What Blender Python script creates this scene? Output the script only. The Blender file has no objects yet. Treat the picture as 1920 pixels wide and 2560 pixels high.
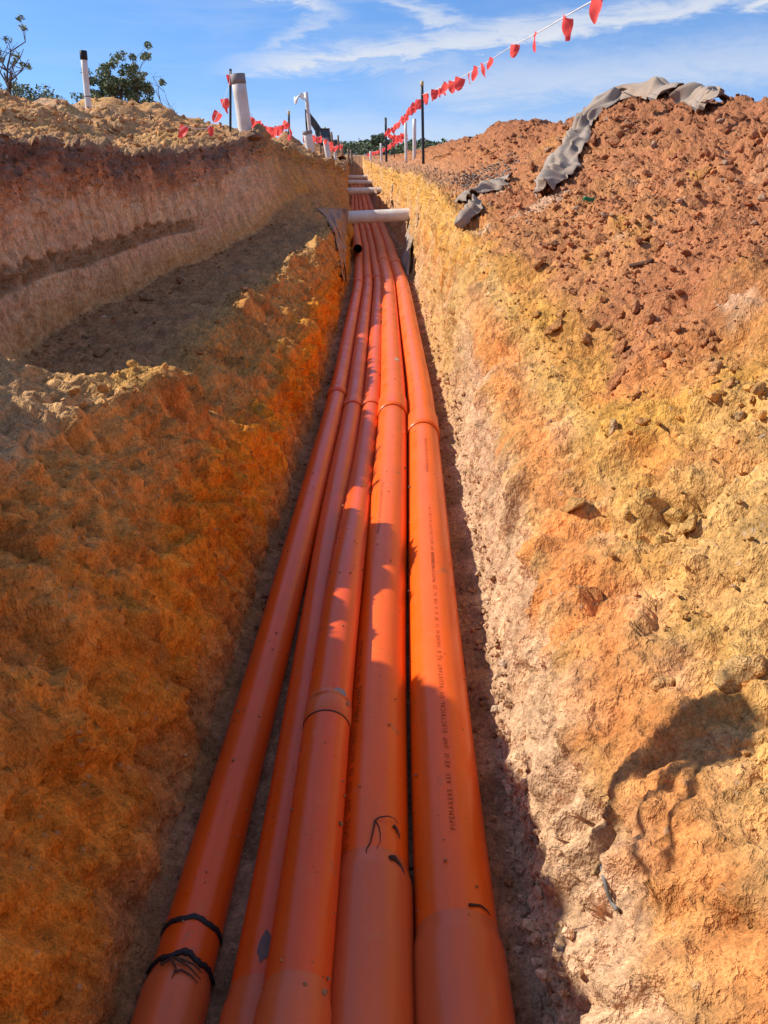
import bpy, math, random
import numpy as np
from mathutils import Vector, Matrix
from mathutils.bvhtree import BVHTree

# ------------------------------------------------------------------ camera, world, sun, exposure
scene = bpy.context.scene
COL = scene.collection
FPX = 1923.0                                   # focal length in photograph pixels (1920 x 2560)
PITCH = math.atan((1280 - 388) / FPX)
CP, SP = math.cos(PITCH), math.sin(PITCH)
cam_d = bpy.data.cameras.new('camera')
cam = bpy.data.objects.new('camera', cam_d)
COL.objects.link(cam)
cam_d.sensor_fit = 'VERTICAL'
cam_d.sensor_height = 36.0
cam_d.lens = FPX / 2560 * 36.0
cam_d.clip_start = 0.02
cam_d.clip_end = 3000
cam.location = (0, 0, 0)
cam.rotation_euler = (math.pi / 2 - PITCH, 0, 0)
scene.camera = cam

SUN = Vector((-1.37, 0.28, 1.0)).normalized()   # towards the sun: left, a little ahead
sun_d = bpy.data.lights.new('sun', 'SUN')
sun_d.energy = 3.1
sun_d.angle = math.radians(0.53)
sun_d.color = (1.0, 0.92, 0.78)
sun = bpy.data.objects.new('sun', sun_d)
COL.objects.link(sun)
sun.rotation_euler = SUN.to_track_quat('Z', 'Y').to_euler()

scene.view_settings.view_transform = 'Standard'
scene.view_settings.look = 'None'
scene.view_settings.gamma = 1.0
scene.view_settings.use_curve_mapping = False
scene.view_settings.exposure = 0.95


def build_world():
    w = bpy.data.worlds.new('World')
    scene.world = w
    w.use_nodes = True
    nt = w.node_tree
    nt.nodes.clear()
    N, L = nt.nodes.new, nt.links.new

    def val(x):
        return x

    def m(op, a, b=None, c=None):
        n = N('ShaderNodeMath')
        n.operation = op
        for i, q in enumerate((a, b, c)):
            if q is None:
                continue
            if isinstance(q, (int, float)):
                n.inputs[i].default_value = q
            else:
                L(q, n.inputs[i])
        return n.outputs[0]

    tc = N('ShaderNodeTexCoord')
    sep = N('ShaderNodeSeparateXYZ')
    L(tc.outputs['Generated'], sep.inputs[0])
    X, Y, Z = sep.outputs
    # the sky is sampled a little higher up than it stands: clean dry air, deep blue down to the land
    za = m('ADD', m('MULTIPLY', m('ABSOLUTE', Z), 0.95), 0.16)
    comb = N('ShaderNodeCombineXYZ')
    L(X, comb.inputs[0]); L(Y, comb.inputs[1]); L(za, comb.inputs[2])
    nrm = N('ShaderNodeVectorMath')
    nrm.operation = 'NORMALIZE'
    L(comb.outputs[0], nrm.inputs[0])
    sky = N('ShaderNodeTexSky')
    sky.sky_type = 'NISHITA'
    sky.sun_disc = False
    sky.sun_elevation = math.asin(SUN.z)
    sky.sun_rotation = math.atan2(SUN.x, SUN.y)
    sky.altitude = 0
    sky.air_density = 1.0
    sky.dust_density = 0.15
    sky.ozone_density = 3.5
    L(nrm.outputs[0], sky.inputs[0])
    # cirrus: azimuth (degrees from +Y) and elevation (degrees)
    az = m('MULTIPLY', m('ARCTAN2', X, Y), 180 / math.pi)
    el = m('MULTIPLY', m('ARCSINE', Z), 180 / math.pi)

    def noise(sx, sy, scale, detail, rough, dist=0.0, off=0.0):
        cc = N('ShaderNodeCombineXYZ')
        L(m('MULTIPLY', az, sx), cc.inputs[0])
        L(m('MULTIPLY', el, sy), cc.inputs[1])
        cc.inputs[2].default_value = off
        n = N('ShaderNodeTexNoise')
        n.inputs['Scale'].default_value = scale
        n.inputs['Detail'].default_value = detail
        n.inputs['Roughness'].default_value = rough
        n.inputs['Distortion'].default_value = dist
        L(cc.outputs[0], n.inputs['Vector'])
        return n.outputs['Fac']

    n1 = noise(0.05, 0.42, 1.0, 7, 0.6, 0.9, 3.1)
    n2 = noise(0.16, 0.75, 1.0, 6, 0.62, 1.4, 7.7)
    n3 = noise(0.5, 1.4, 1.0, 5, 0.6, 0.8, 1.3)
    wob = m('MULTIPLY', m('SUBTRACT', n2, 0.5), 2.6)
    wob3 = m('MULTIPLY', m('SUBTRACT', n3, 0.5), 1.1)
    els = m('ADD', el, m('ADD', wob, wob3))

    def band(el0, slope, width_up, width_dn, a0, a1, fade, amp):
        line = m('ADD', m('MULTIPLY', az, slope), el0)
        d = m('SUBTRACT', els, line)
        up = m('DIVIDE', m('MAXIMUM', d, 0.0), width_up)
        dn = m('DIVIDE', m('MAXIMUM', m('MULTIPLY', d, -1.0), 0.0), width_dn)
        q = m('ADD', m('MULTIPLY', up, up), m('MULTIPLY', dn, dn))
        g = m('EXPONENT', m('MULTIPLY', q, -1.0))
        wa = N('ShaderNodeMapRange'); wa.interpolation_type = 'SMOOTHSTEP'
        L(az, wa.inputs['Value'])
        wa.inputs['From Min'].default_value = a0 - fade; wa.inputs['From Max'].default_value = a0 + fade
        wb = N('ShaderNodeMapRange'); wb.interpolation_type = 'SMOOTHSTEP'
        L(az, wb.inputs['Value'])
        wb.inputs['From Min'].default_value = a1 + fade; wb.inputs['From Max'].default_value = a1 - fade
        return m('MULTIPLY', m('MULTIPLY', g, amp), m('MULTIPLY', wa.outputs[0], wb.outputs[0]))

    bands = [band(5.9, 0.105, 0.8, 0.45, -9, 70, 4, 0.85),
             band(7.3, -0.26, 0.6, 0.35, -13, -3, 2.0, 0.7),
             band(9.3, 0.42, 0.5, 0.35, -8, -3, 1.6, 0.45),
             band(8.9, -0.30, 0.6, 0.4, 0, 5.5, 1.4, 0.65),
             band(5.1, 0.03, 0.5, 0.4, -9, 6, 3, 0.42),
             band(3.6, 0.06, 1.6, 1.4, 1, 80, 5, 0.55),
             band(1.2, 0.0, 1.5, 3.0, -16, 90, 10, 0.5)]
    dens = bands[0]
    for b in bands[1:]:
        dens = m('MAXIMUM', dens, b)
    streak = N('ShaderNodeMapRange'); streak.interpolation_type = 'SMOOTHSTEP'
    L(n1, streak.inputs['Value'])
    streak.inputs['From Min'].default_value = 0.40; streak.inputs['From Max'].default_value = 0.66
    # thin cirrus goes on out of view, thickened overhead to brighten the shade
    hi = N('ShaderNodeMapRange'); hi.interpolation_type = 'SMOOTHSTEP'
    L(el, hi.inputs['Value'])
    hi.inputs['From Min'].default_value = 7.0; hi.inputs['From Max'].default_value = 16.0
    gen = m('MULTIPLY', streak.outputs[0], m('ADD', m('MULTIPLY', hi.outputs[0], 0.50), 0.12))
    fib = m('ADD', m('MULTIPLY', n2, 0.9), 0.5)
    dens = m('MINIMUM', m('MULTIPLY', m('MAXIMUM', dens, gen), fib), 0.92)
    hs = N('ShaderNodeHueSaturation')
    hs.inputs['Saturation'].default_value = 1.2
    hs.inputs['Value'].default_value = 1.0
    hs.inputs['Hue'].default_value = 0.508
    L(sky.outputs[0], hs.inputs['Color'])
    mix = N('ShaderNodeMix')
    mix.data_type = 'RGBA'
    L(dens, mix.inputs['Factor'])
    L(hs.outputs[0], mix.inputs['A'])
    mix.inputs['B'].default_value = (4.3, 4.45, 4.75, 1)
    bg = N('ShaderNodeBackground')
    bg.inputs['Strength'].default_value = 0.097
    L(mix.outputs['Result'], bg.inputs['Color'])
    out = N('ShaderNodeOutputWorld')
    L(bg.outputs[0], out.inputs['Surface'])


build_world()

# ------------------------------------------------------------------ helpers
rng = np.random.default_rng(7)
random.seed(7)


def ray(px, py):
    l = (px - 960) / FPX
    u = (1280 - py) / FPX
    return np.array((l, CP + SP * u, -SP + CP * u))


def at_z(px, py, z):
    d = ray(px, py); return Vector(d * (z / d[2]))


def at_y(px, py, y):
    d = ray(px, py); return Vector(d * (y / d[1]))


def at_f(px, py, f):                    # at a depth f along the optical axis
    return Vector(ray(px, py) * f)


def project(p):
    f = CP * p[1] - SP * p[2]; u = SP * p[1] + CP * p[2]
    return 960 + FPX * p[0] / f, 1280 - FPX * u / f


G16 = np.array([[1,1,0],[-1,1,0],[1,-1,0],[-1,-1,0],[1,0,1],[-1,0,1],[1,0,-1],[-1,0,-1],
                [0,1,1],[0,-1,1],[0,1,-1],[0,-1,-1],[1,1,0],[-1,1,0],[0,-1,1],[0,-1,-1]], np.float32)


def ihash(ix, iy, iz, seed):
    h = (ix.astype(np.uint32) * np.uint32(374761393) + iy.astype(np.uint32) * np.uint32(668265263)
         + iz.astype(np.uint32) * np.uint32(2147483647) + np.uint32(seed * 144269 + 1013))
    h = (h ^ (h >> np.uint32(13))) * np.uint32(1274126177)
    h = (h ^ (h >> np.uint32(15))) * np.uint32(2246822519)
    return h ^ (h >> np.uint32(16))


def perlin(x, y, z, seed=0):
    x = np.asarray(x, np.float32); y = np.asarray(y, np.float32); z = np.asarray(z, np.float32)
    x, y, z = np.broadcast_arrays(x, y, z)
    x0 = np.floor(x); y0 = np.floor(y); z0 = np.floor(z)
    fx, fy, fz = x - x0, y - y0, z - z0
    ix, iy, iz = x0.astype(np.int32), y0.astype(np.int32), z0.astype(np.int32)
    u = fx*fx*fx*(fx*(fx*6-15)+10); v = fy*fy*fy*(fy*(fy*6-15)+10); w = fz*fz*fz*(fz*(fz*6-15)+10)
    res = 0
    for dx in (0, 1):
        wx = u if dx else 1 - u
        for dy in (0, 1):
            wy = v if dy else 1 - v
            for dz in (0, 1):
                wz = w if dz else 1 - w
                g = G16[(ihash(ix + dx, iy + dy, iz + dz, seed) & np.uint32(15)).astype(np.int32)]
                res = res + wx * wy * wz * (g[..., 0]*(fx-dx) + g[..., 1]*(fy-dy) + g[..., 2]*(fz-dz))
    return res


def fbm(x, y, z, scale, octv, seed=0, gain=0.5):
    r = 0; a = 1.0; f = scale; tot = 0
    for o in range(octv):
        r = r + a * perlin(x * f, y * f, z * f, seed + o * 17)
        tot += a; a *= gain; f *= 2.03
    return r / tot


def sstep(a, b, x):
    t = np.clip((x - a) / (b - a), 0, 1)
    return t * t * (3 - 2 * t)


def worley(u, v, cell, seed):
    """nearest scattered point: distance (in cells) and a random id 0..1"""
    u = u / cell; v = v / cell
    iu = np.floor(u).astype(np.int32); iv = np.floor(v).astype(np.int32)
    best = np.full(u.shape, 9.0, np.float32); bid = np.zeros(u.shape, np.float32)
    zz = np.zeros_like(iu)
    for du in (-1, 0, 1):
        for dv in (-1, 0, 1):
            h = ihash(iu + du, iv + dv, zz, seed)
            ru = (h & np.uint32(1023)).astype(np.float32) / 1023
            rv = ((h >> np.uint32(10)) & np.uint32(1023)).astype(np.float32) / 1023
            d = np.hypot(iu + du + ru - u, iv + dv + rv - v)
            k = d < best
            best = np.where(k, d, best)
            bid = np.where(k, ((h >> np.uint32(20)) & np.uint32(1023)).astype(np.float32) / 1023, bid)
    return best, bid


def mesh_np(name, verts, faces, colors=None, smooth=True):
    me = bpy.data.meshes.new(name)
    verts = np.asarray(verts, np.float32); faces = np.asarray(faces, np.int32)
    n = faces.shape[1]
    me.vertices.add(len(verts)); me.vertices.foreach_set('co', verts.ravel())
    me.loops.add(faces.size); me.loops.foreach_set('vertex_index', faces.ravel())
    me.polygons.add(len(faces))
    me.polygons.foreach_set('loop_start', np.arange(0, faces.size, n, dtype=np.int32))
    me.polygons.foreach_set('use_smooth', np.full(len(faces), smooth))
    if colors is not None:
        c4 = np.ones((len(verts), 4), np.float32); c4[:, :3] = colors
        at = me.attributes.new('Col', 'FLOAT_COLOR', 'POINT')
        at.data.foreach_set('color', c4.ravel())
    me.update(calc_edges=True)
    return me


def link(name, me, mat=None, parent=None, loc=None):
    o = bpy.data.objects.new(name, me)
    COL.objects.link(o)
    if mat is not None and me is not None and not me.materials:
        me.materials.append(mat)
    if parent is not None:
        o.parent = parent
    if loc is not None:
        o.location = loc
    return o


def tag(o, label, cat, group=None):
    o['label'] = label; o['category'] = cat
    if group:
        o['group'] = group
    return o


def thing(name, label, cat, loc=(0, 0, 0), group=None):
    o = bpy.data.objects.new(name, None)
    o.empty_display_size = 0.05
    COL.objects.link(o)
    o.location = loc
    return tag(o, label, cat, group)


class MB:
    """collects shapes for one mesh"""
    def __init__(self):
        self.v = []; self.f = []

    def add(self, vs, fs):
        b = len(self.v)
        self.v += [tuple(p) for p in vs]
        self.f += [tuple(i + b for i in f) for f in fs]
        return self

    def tube(self, pts, rad, seg=8, cap=True, up=None):
        pts = [Vector(p) for p in pts]
        n = len(pts)
        if not hasattr(rad, '__len__'):
            rad = [rad] * n
        vs = []; fs = []
        ref = Vector((0.13, 0.27, 1)) if up is None else Vector(up)
        for i, p in enumerate(pts):
            t = (pts[min(i + 1, n - 1)] - pts[max(i - 1, 0)])
            t = t.normalized() if t.length > 1e-9 else Vector((0, 0, 1))
            if abs(t.dot(ref.normalized())) > 0.97:
                ref = Vector((1, 0.1, 0))
            a = t.cross(ref).normalized(); b = a.cross(t)
            for k in range(seg):
                q = 2 * math.pi * k / seg
                vs.append(p + (a * math.cos(q) + b * math.sin(q)) * rad[i])
        for i in range(n - 1):
            for k in range(seg):
                k2 = (k + 1) % seg
                fs.append((i*seg+k, i*seg+k2, (i+1)*seg+k2, (i+1)*seg+k))
        if cap:
            fs.append(tuple(range(seg - 1, -1, -1)))
            fs.append(tuple((n-1)*seg + k for k in range(seg)))
        return self.add(vs, fs)

    def box(self, c, s, rot=None):
        c = Vector(c); R = rot if rot is not None else Matrix.Identity(3)
        vs = []
        for dx in (-.5, .5):
            for dy in (-.5, .5):
                for dz in (-.5, .5):
                    vs.append(c + R @ Vector((dx*s[0], dy*s[1], dz*s[2])))
        return self.add(vs, [(0,1,3,2),(4,6,7,5),(0,4,5,1),(2,3,7,6),(0,2,6,4),(1,5,7,3)])

    def prism(self, poly, y0, y1):
        """polygon in x,z pulled along y"""
        n = len(poly)
        vs = [(x, y0, z) for x, z in poly] + [(x, y1, z) for x, z in poly]
        fs = [tuple(range(n)), tuple(range(2*n-1, n-1, -1))]
        for i in range(n):
            j = (i + 1) % n
            fs.append((i, i + n, j + n, j))
        return self.add(vs, fs)

    def build(self, name, mat, parent=None, smooth=True, bevel=0.0):
        me = bpy.data.meshes.new(name)
        me.from_pydata(self.v, [], self.f)
        me.polygons.foreach_set('use_smooth', [smooth] * len(me.polygons))
        me.update()
        o = link(name, me, mat, parent)
        if bevel:
            md = o.modifiers.new('bevel', 'BEVEL'); md.width = bevel; md.segments = 2; md.limit_method = 'ANGLE'
        return o


# ------------------------------------------------------------------ materials
def new_mat(name):
    m = bpy.data.materials.new(name)
    m.use_nodes = True
    nt = m.node_tree
    return m, nt, nt.nodes['Principled BSDF']


def plain(name, col, rough=0.6, spec=0.3, var=0.15, scale=6.0, bump=0.0, bscale=40, dust=None, dust_amt=0.5, dscale=3.0):
    m, nt, b = new_mat(name)
    N, L = nt.nodes.new, nt.links.new
    tc = N('ShaderNodeTexCoord')
    no = N('ShaderNodeTexNoise')
    no.inputs['Scale'].default_value = scale; no.inputs['Detail'].default_value = 6
    L(tc.outputs['Object'], no.inputs['Vector'])
    mr = N('ShaderNodeMapRange')
    mr.inputs['From Min'].default_value = 0.3; mr.inputs['From Max'].default_value = 0.7
    mr.inputs['To Min'].default_value = 1 - var; mr.inputs['To Max'].default_value = 1 + var
    L(no.outputs['Fac'], mr.inputs['Value'])
    mx = N('ShaderNodeMix'); mx.data_type = 'RGBA'; mx.blend_type = 'MULTIPLY'
    mx.inputs['Factor'].default_value = 1
    mx.inputs['A'].default_value = (*col, 1)
    L(mr.outputs[0], mx.inputs['B'])
    res = mx.outputs['Result']
    if dust is not None:
        n2 = N('ShaderNodeTexNoise')
        n2.inputs['Scale'].default_value = dscale; n2.inputs['Detail'].default_value = 8; n2.inputs['Roughness'].default_value = 0.65
        L(tc.outputs['Object'], n2.inputs['Vector'])
        m2 = N('ShaderNodeMapRange')
        m2.inputs['From Min'].default_value = 0.42; m2.inputs['From Max'].default_value = 0.72
        m2.inputs['To Max'].default_value = dust_amt
        L(n2.outputs['Fac'], m2.inputs['Value'])
        d = N('ShaderNodeMix'); d.data_type = 'RGBA'
        L(m2.outputs[0], d.inputs['Factor']); L(res, d.inputs['A'])
        d.inputs['B'].default_value = (*dust, 1)
        res = d.outputs['Result']
        rr = N('ShaderNodeMapRange')
        rr.inputs['To Min'].default_value = rough; rr.inputs['To Max'].default_value = min(1, rough + 0.4)
        L(m2.outputs[0], rr.inputs['Value']); L(rr.outputs[0], b.inputs['Roughness'])
    else:
        b.inputs['Roughness'].default_value = rough
    L(res, b.inputs['Base Color'])
    b.inputs['Specular IOR Level'].default_value = spec
    if bump:
        n3 = N('ShaderNodeTexNoise'); n3.inputs['Scale'].default_value = bscale; n3.inputs['Detail'].default_value = 5
        L(tc.outputs['Object'], n3.inputs['Vector'])
        bp = N('ShaderNodeBump'); bp.inputs['Strength'].default_value = bump; bp.inputs['Distance'].default_value = 0.01
        L(n3.outputs['Fac'], bp.inputs['Height']); L(bp.outputs[0], b.inputs['Normal'])
    return m


def earth_mat():
    m, nt, b = new_mat('earth')
    N, L = nt.nodes.new, nt.links.new
    at = N('ShaderNodeAttribute'); at.attribute_name = 'Col'
    tc = N('ShaderNodeTexCoord')

    mpp = N('ShaderNodeMapping'); mpp.inputs['Scale'].default_value = (1, 1, .5)
    L(tc.outputs['Object'], mpp.inputs['Vector'])

    def noise(scale, detail=8, rough=0.6, dist=0.0):
        n = N('ShaderNodeTexNoise')
        n.inputs['Scale'].default_value = scale; n.inputs['Detail'].default_value = detail
        n.inputs['Roughness'].default_value = rough; n.inputs['Distortion'].default_value = dist
        L(mpp.outputs[0], n.inputs['Vector'])
        return n.outputs['Fac']

    def mrange(v, a, bb, c, d):
        r = N('ShaderNodeMapRange')
        L(v, r.inputs['Value'])
        for k, q in zip(('From Min', 'From Max', 'To Min', 'To Max'), (a, bb, c, d)):
            r.inputs[k].default_value = q
        return r.outputs[0]

    def math_(op, a, bb):
        r = N('ShaderNodeMath'); r.operation = op
        for i, q in enumerate((a, bb)):
            if isinstance(q, (int, float)):
                r.inputs[i].default_value = q
            else:
                L(q, r.inputs[i])
        return r.outputs[0]

    nA = noise(9, 3, 0.62, 0.4)
    nB = noise(55, 4, 0.65)
    nC = noise(230, 2, 0.6)
    k = math_('MULTIPLY', mrange(nA, 0.3, 0.7, 0.80, 1.2), mrange(nB, 0.3, 0.7, 0.66, 1.34))
    k = math_('MULTIPLY', k, mrange(nC, 0.3, 0.7, 0.76, 1.24))
    mx = N('ShaderNodeMix'); mx.data_type = 'RGBA'; mx.blend_type = 'MULTIPLY'; mx.inputs['Factor'].default_value = 1
    L(at.outputs['Color'], mx.inputs['A']); L(k, mx.inputs['B'])
    # pale flecks and dark crumbs
    vo = N('ShaderNodeTexVoronoi'); vo.inputs['Scale'].default_value = 60
    L(tc.outputs['Object'], vo.inputs['Vector'])
    sp = N('ShaderNodeSeparateColor'); L(vo.outputs['Color'], sp.inputs[0])
    fl = math_('MULTIPLY', mrange(sp.outputs[0], 0.9, 1.0, 0, 1), mrange(vo.outputs['Distance'], 0.25, 0.4, 0.6, 0.0))
    m2 = N('ShaderNodeMix'); m2.data_type = 'RGBA'
    L(fl, m2.inputs['Factor']); L(mx.outputs['Result'], m2.inputs['A']); m2.inputs['B'].default_value = (0.5, 0.36, 0.24, 1)
    L(m2.outputs['Result'], b.inputs['Base Color'])
    b.inputs['Roughness'].default_value = 0.95
    b.inputs['Specular IOR Level'].default_value = 0.12
    h = math_('ADD', math_('MULTIPLY', nB, 1.0), math_('MULTIPLY', nC, 0.35))
    h = math_('ADD', h, math_('MULTIPLY', noise(20, 3, 0.6), 1.6))
    h = math_('ADD', h, math_('MULTIPLY', mrange(vo.outputs['Distance'], 0.0, 0.5, 0.5, 0.0), 0.45))
    bp = N('ShaderNodeBump'); bp.inputs['Strength'].default_value = 0.9; bp.inputs['Distance'].default_value = 0.017
    L(h, bp.inputs['Height']); L(bp.outputs[0], b.inputs['Normal'])
    return m


def conduit_mat(name, tone):
    m, nt, b = new_mat(name)
    N, L = nt.nodes.new, nt.links.new
    tc = N('ShaderNodeTexCoord')

    def noise(scale, detail=6, rough=0.6, vec=None):
        n = N('ShaderNodeTexNoise')
        n.inputs['Scale'].default_value = scale; n.inputs['Detail'].default_value = detail; n.inputs['Roughness'].default_value = rough
        L(vec or tc.outputs['Object'], n.inputs['Vector'])
        return n.outputs['Fac']

    def mrange(v, a, bb, c, d):
        r = N('ShaderNodeMapRange')
        L(v, r.inputs['Value'])
        for k, q in zip(('From Min', 'From Max', 'To Min', 'To Max'), (a, bb, c, d)):
            r.inputs[k].default_value = q
        return r.outputs[0]

    def mul(a, bb, op='MULTIPLY'):
        r = N('ShaderNodeMath'); r.operation = op
        L(a, r.inputs[0])
        if isinstance(bb, (int, float)):
            r.inputs[1].default_value = bb
        else:
            L(bb, r.inputs[1])
        return r.outputs[0]

    mp = N('ShaderNodeMapping'); mp.inputs['Scale'].default_value = (30, 0.8, 30)
    L(tc.outputs['Object'], mp.inputs['Vector'])
    scr = noise(1.0, 4, 0.6, mp.outputs[0])
    # dust settles on what faces up
    geo = N('ShaderNodeNewGeometry'); sep = N('ShaderNodeSeparateXYZ'); L(geo.outputs['Normal'], sep.inputs[0])
    upf = mrange(sep.outputs[2], 0.1, 0.95, 0.25, 1.0)
    sy = N('ShaderNodeSeparateXYZ'); L(tc.outputs['Object'], sy.inputs[0])
    far = mrange(sy.outputs[1], 2.5, 12.0, 0.14, 1.1)      # the run is dustier towards the far crossings
    du = mul(mul(mrange(noise(5, 9, 0.7), 0.35, 0.75, 0.0, 0.75), upf), far)
    du = mul(du, mul(mul(mrange(sy.outputs[1], 8.5, 12.5, 0.0, 0.72), upf), mrange(noise(3, 4, 0.6), 0.3, 0.7, 0.75, 1.05)), 'MAXIMUM')
    du2 = mul(mrange(noise(26, 6, 0.75), 0.56, 0.74, 0.0, 0.38), upf)
    base = N('ShaderNodeMix'); base.data_type = 'RGBA'; base.blend_type = 'MULTIPLY'; base.inputs['Factor'].default_value = 1
    base.inputs['A'].default_value = (*tone, 1)
    L(mul(mrange(noise(2.3), 0.3, 0.7, 0.92, 1.08), mrange(scr, 0.3, 0.7, 0.93, 1.07)), base.inputs['B'])
    mx = N('ShaderNodeMix'); mx.data_type = 'RGBA'
    L(mul(du, du2, 'MAXIMUM'), mx.inputs['Factor']); L(base.outputs['Result'], mx.inputs['A'])
    mx.inputs['B'].default_value = (0.50, 0.25, 0.13, 1)
    # smears of dried mud
    mud = mrange(noise(9, 5, 0.6), 0.67, 0.72, 0.0, 0.5)
    m3 = N('ShaderNodeMix'); m3.data_type = 'RGBA'
    L(mud, m3.inputs['Factor']); L(mx.outputs['Result'], m3.inputs['A']); m3.inputs['B'].default_value = (0.30, 0.14, 0.07, 1)
    L(m3.outputs['Result'], b.inputs['Base Color'])
    L(mrange(mul(du, du2, 'MAXIMUM'), 0, 0.6, 0.27, 0.8), b.inputs['Roughness'])
    b.inputs['Specular IOR Level'].default_value = 0.42
    bp = N('ShaderNodeBump'); bp.inputs['Strength'].default_value = 0.12; bp.inputs['Distance'].default_value = 0.004
    L(scr, bp.inputs['Height']); L(bp.outputs[0], b.inputs['Normal'])
    return m


def leaf_mat(name, col):
    m, nt, b = new_mat(name)
    N, L = nt.nodes.new, nt.links.new
    geo = N('ShaderNodeNewGeometry')
    mr = N('ShaderNodeMapRange'); L(geo.outputs['Random Per Island'], mr.inputs['Value'])
    mr.inputs['To Min'].default_value = 0.55; mr.inputs['To Max'].default_value = 1.5
    mx = N('ShaderNodeMix'); mx.data_type = 'RGBA'; mx.blend_type = 'MULTIPLY'; mx.inputs['Factor'].default_value = 1
    mx.inputs['A'].default_value = (*col, 1); L(mr.outputs[0], mx.inputs['B'])
    L(mx.outputs['Result'], b.inputs['Base Color'])
    b.inputs['Roughness'].default_value = 0.6; b.inputs['Specular IOR Level'].default_value = 0.3
    return m


def cloth_mat(name, col, dust, transl=0.0):
    m = plain(name, col, 0.9, 0.1, 0.18, 5, 0.5, 160, dust, 0.55, 4.0)
    return m


M = dict(
    earth=earth_mat(),
    conduit=conduit_mat('orange_plastic', (0.86, 0.118, 0.004)),
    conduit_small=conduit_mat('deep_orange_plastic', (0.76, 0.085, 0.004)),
    socket=conduit_mat('socket_plastic', (0.66, 0.12, 0.03)),
    print=plain('print_ink', (0.30, 0.062, 0.012), 0.7, 0.2, 0.3, 60),
    rubber=plain('black_rubber', (0.016, 0.014, 0.016), 0.5, 0.3, 0.3, 30),
    inside=plain('pipe_inside', (0.05, 0.02, 0.012), 0.8, 0.1),
    pvc=plain('white_pvc', (0.72, 0.70, 0.66), 0.45, 0.4, 0.05, 4, 0, 40, (0.45, 0.3, 0.19), 0.5, 5),
    pvc_cap=plain('grey_tape', (0.24, 0.215, 0.21), 0.6, 0.3, 0.1, 20),
    black=plain('black_steel', (0.022, 0.022, 0.028), 0.5, 0.4, 0.2, 20),
    cream=plain('cream_cap', (0.62, 0.50, 0.22), 0.5, 0.3),
    flag=plain('coral_plastic', (0.92, 0.085, 0.075), 0.45, 0.3, 0.12, 5),
    rope=plain('white_rope', (0.72, 0.68, 0.66), 0.8, 0.2),
    rag=plain('white_rag', (0.75, 0.72, 0.70), 0.8, 0.1, 0.1, 10),
    geo_brown=cloth_mat('brown_geotextile', (0.36, 0.235, 0.18), (0.50, 0.28, 0.15)),
    geo_grey=cloth_mat('grey_geotextile', (0.33, 0.27, 0.225), (0.44, 0.27, 0.16)),
    leaf=leaf_mat('gum_leaf', (0.17, 0.20, 0.09)),
    leaf_far=leaf_mat('far_leaf', (0.11, 0.145, 0.075)),
    bark=plain('bark', (0.13, 0.105, 0.10), 0.9, 0.1, 0.3, 8, 0.6, 30),
    wood=plain('weathered_wood', (0.25, 0.18, 0.12), 0.9, 0.1, 0.3, 12),
    stick=plain('dry_root', (0.085, 0.045, 0.032), 0.9, 0.1, 0.3, 20),
    machine=plain('dark_machine_paint', (0.045, 0.045, 0.05), 0.45, 0.4, 0.15, 3, 0, 40, (0.3, 0.2, 0.13), 0.35, 2),
    machine_glass=plain('cab_glass', (0.03, 0.035, 0.04), 0.1, 0.6),
    litter=plain('green_plastic', (0.02, 0.22, 0.10), 0.4, 0.4),
    amber=plain('amber_beacon', (0.75, 0.55, 0.08), 0.3, 0.5),
    blob=plain('dried_glue', (0.16, 0.075, 0.05), 0.4, 0.4, 0.3, 30),
)

# ------------------------------------------------------------------ the ground: banks, trench and spoil heap
FLOOR = -1.44
YK = [-3.4, -1, 0, 1, 1.6, 1.95, 2.15, 2.4, 3.2, 4.5, 5.4, 6.4, 7.4, 8.0, 8.7, 9.4, 10.5, 11.4, 12.3, 13.3, 14.2, 15.2, 17, 20, 25, 32, 42, 62]


def tab(pairs):
    ys, vs = zip(*pairs)
    return lambda y: np.interp(y, ys, vs)


def axis_x(y):
    return np.interp(y, [-5, 10.5, 13, 21, 30, 38, 70], [0, 0, -.06, -.54, -.86, -1.2, -2.4])


T = {}
T['L6'] = (tab([(-4, -16), (70, -16)]), tab([(-4, -.05), (70, -.05)]))
T['L5c'] = (tab([(-4, -6.5), (70, -6.5)]),
           tab([(-4, .3), (8, .42), (9.5, .58), (11, .60), (13, .40), (20, .05), (70, 0)]))
T['L5'] = (tab([(-4, -3.7), (12, -3.6), (20, -3.2), (70, -3)]),
           tab([(-4, .30), (5, .30), (7, .42), (8.2, .50), (9.4, .55), (10.2, .40), (11.0, .46), (12, .62), (13, .68), (14, .58), (15.5, .42), (18, .26), (25, .12), (70, .05)]))
T['L4b'] = (tab([(-4, -2.7), (9, -2.7), (11.5, -2.3), (12.5, -1.8), (14, -1.35), (20, -1.3), (70, -1.3)]),
           tab([(-4, .55), (1.8, .55), (2.3, .22), (4.5, .19), (7.5, .10), (9, .14), (10.5, .26), (11.5, .24), (13, .14), (15, .08), (18, .04), (25, .02), (70, .0)]))
T['L4'] = (tab([(-4, -2.0), (4, -2.05), (7.5, -2.0), (9, -1.9), (10, -1.66), (11, -1.58), (11.6, -1.5), (12.3, -1.05), (13, -.70), (14, -.56), (20, -.5), (70, -.5)]),
           tab([(-4, .42), (1.5, .42), (1.95, .40), (2.1, .19), (2.4, .05), (2.6, .0), (3.3, .0), (3.6, .10), (4.5, .12), (6, .05), (7.5, .02), (9, .06), (10, .17), (11, .21), (11.6, .13), (12.5, -.06), (14, -.24), (17, -.30), (25, -.28), (70, -.28)]))  # near rim, out of view, raised and dipped to shape shadows on the conduits
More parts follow.
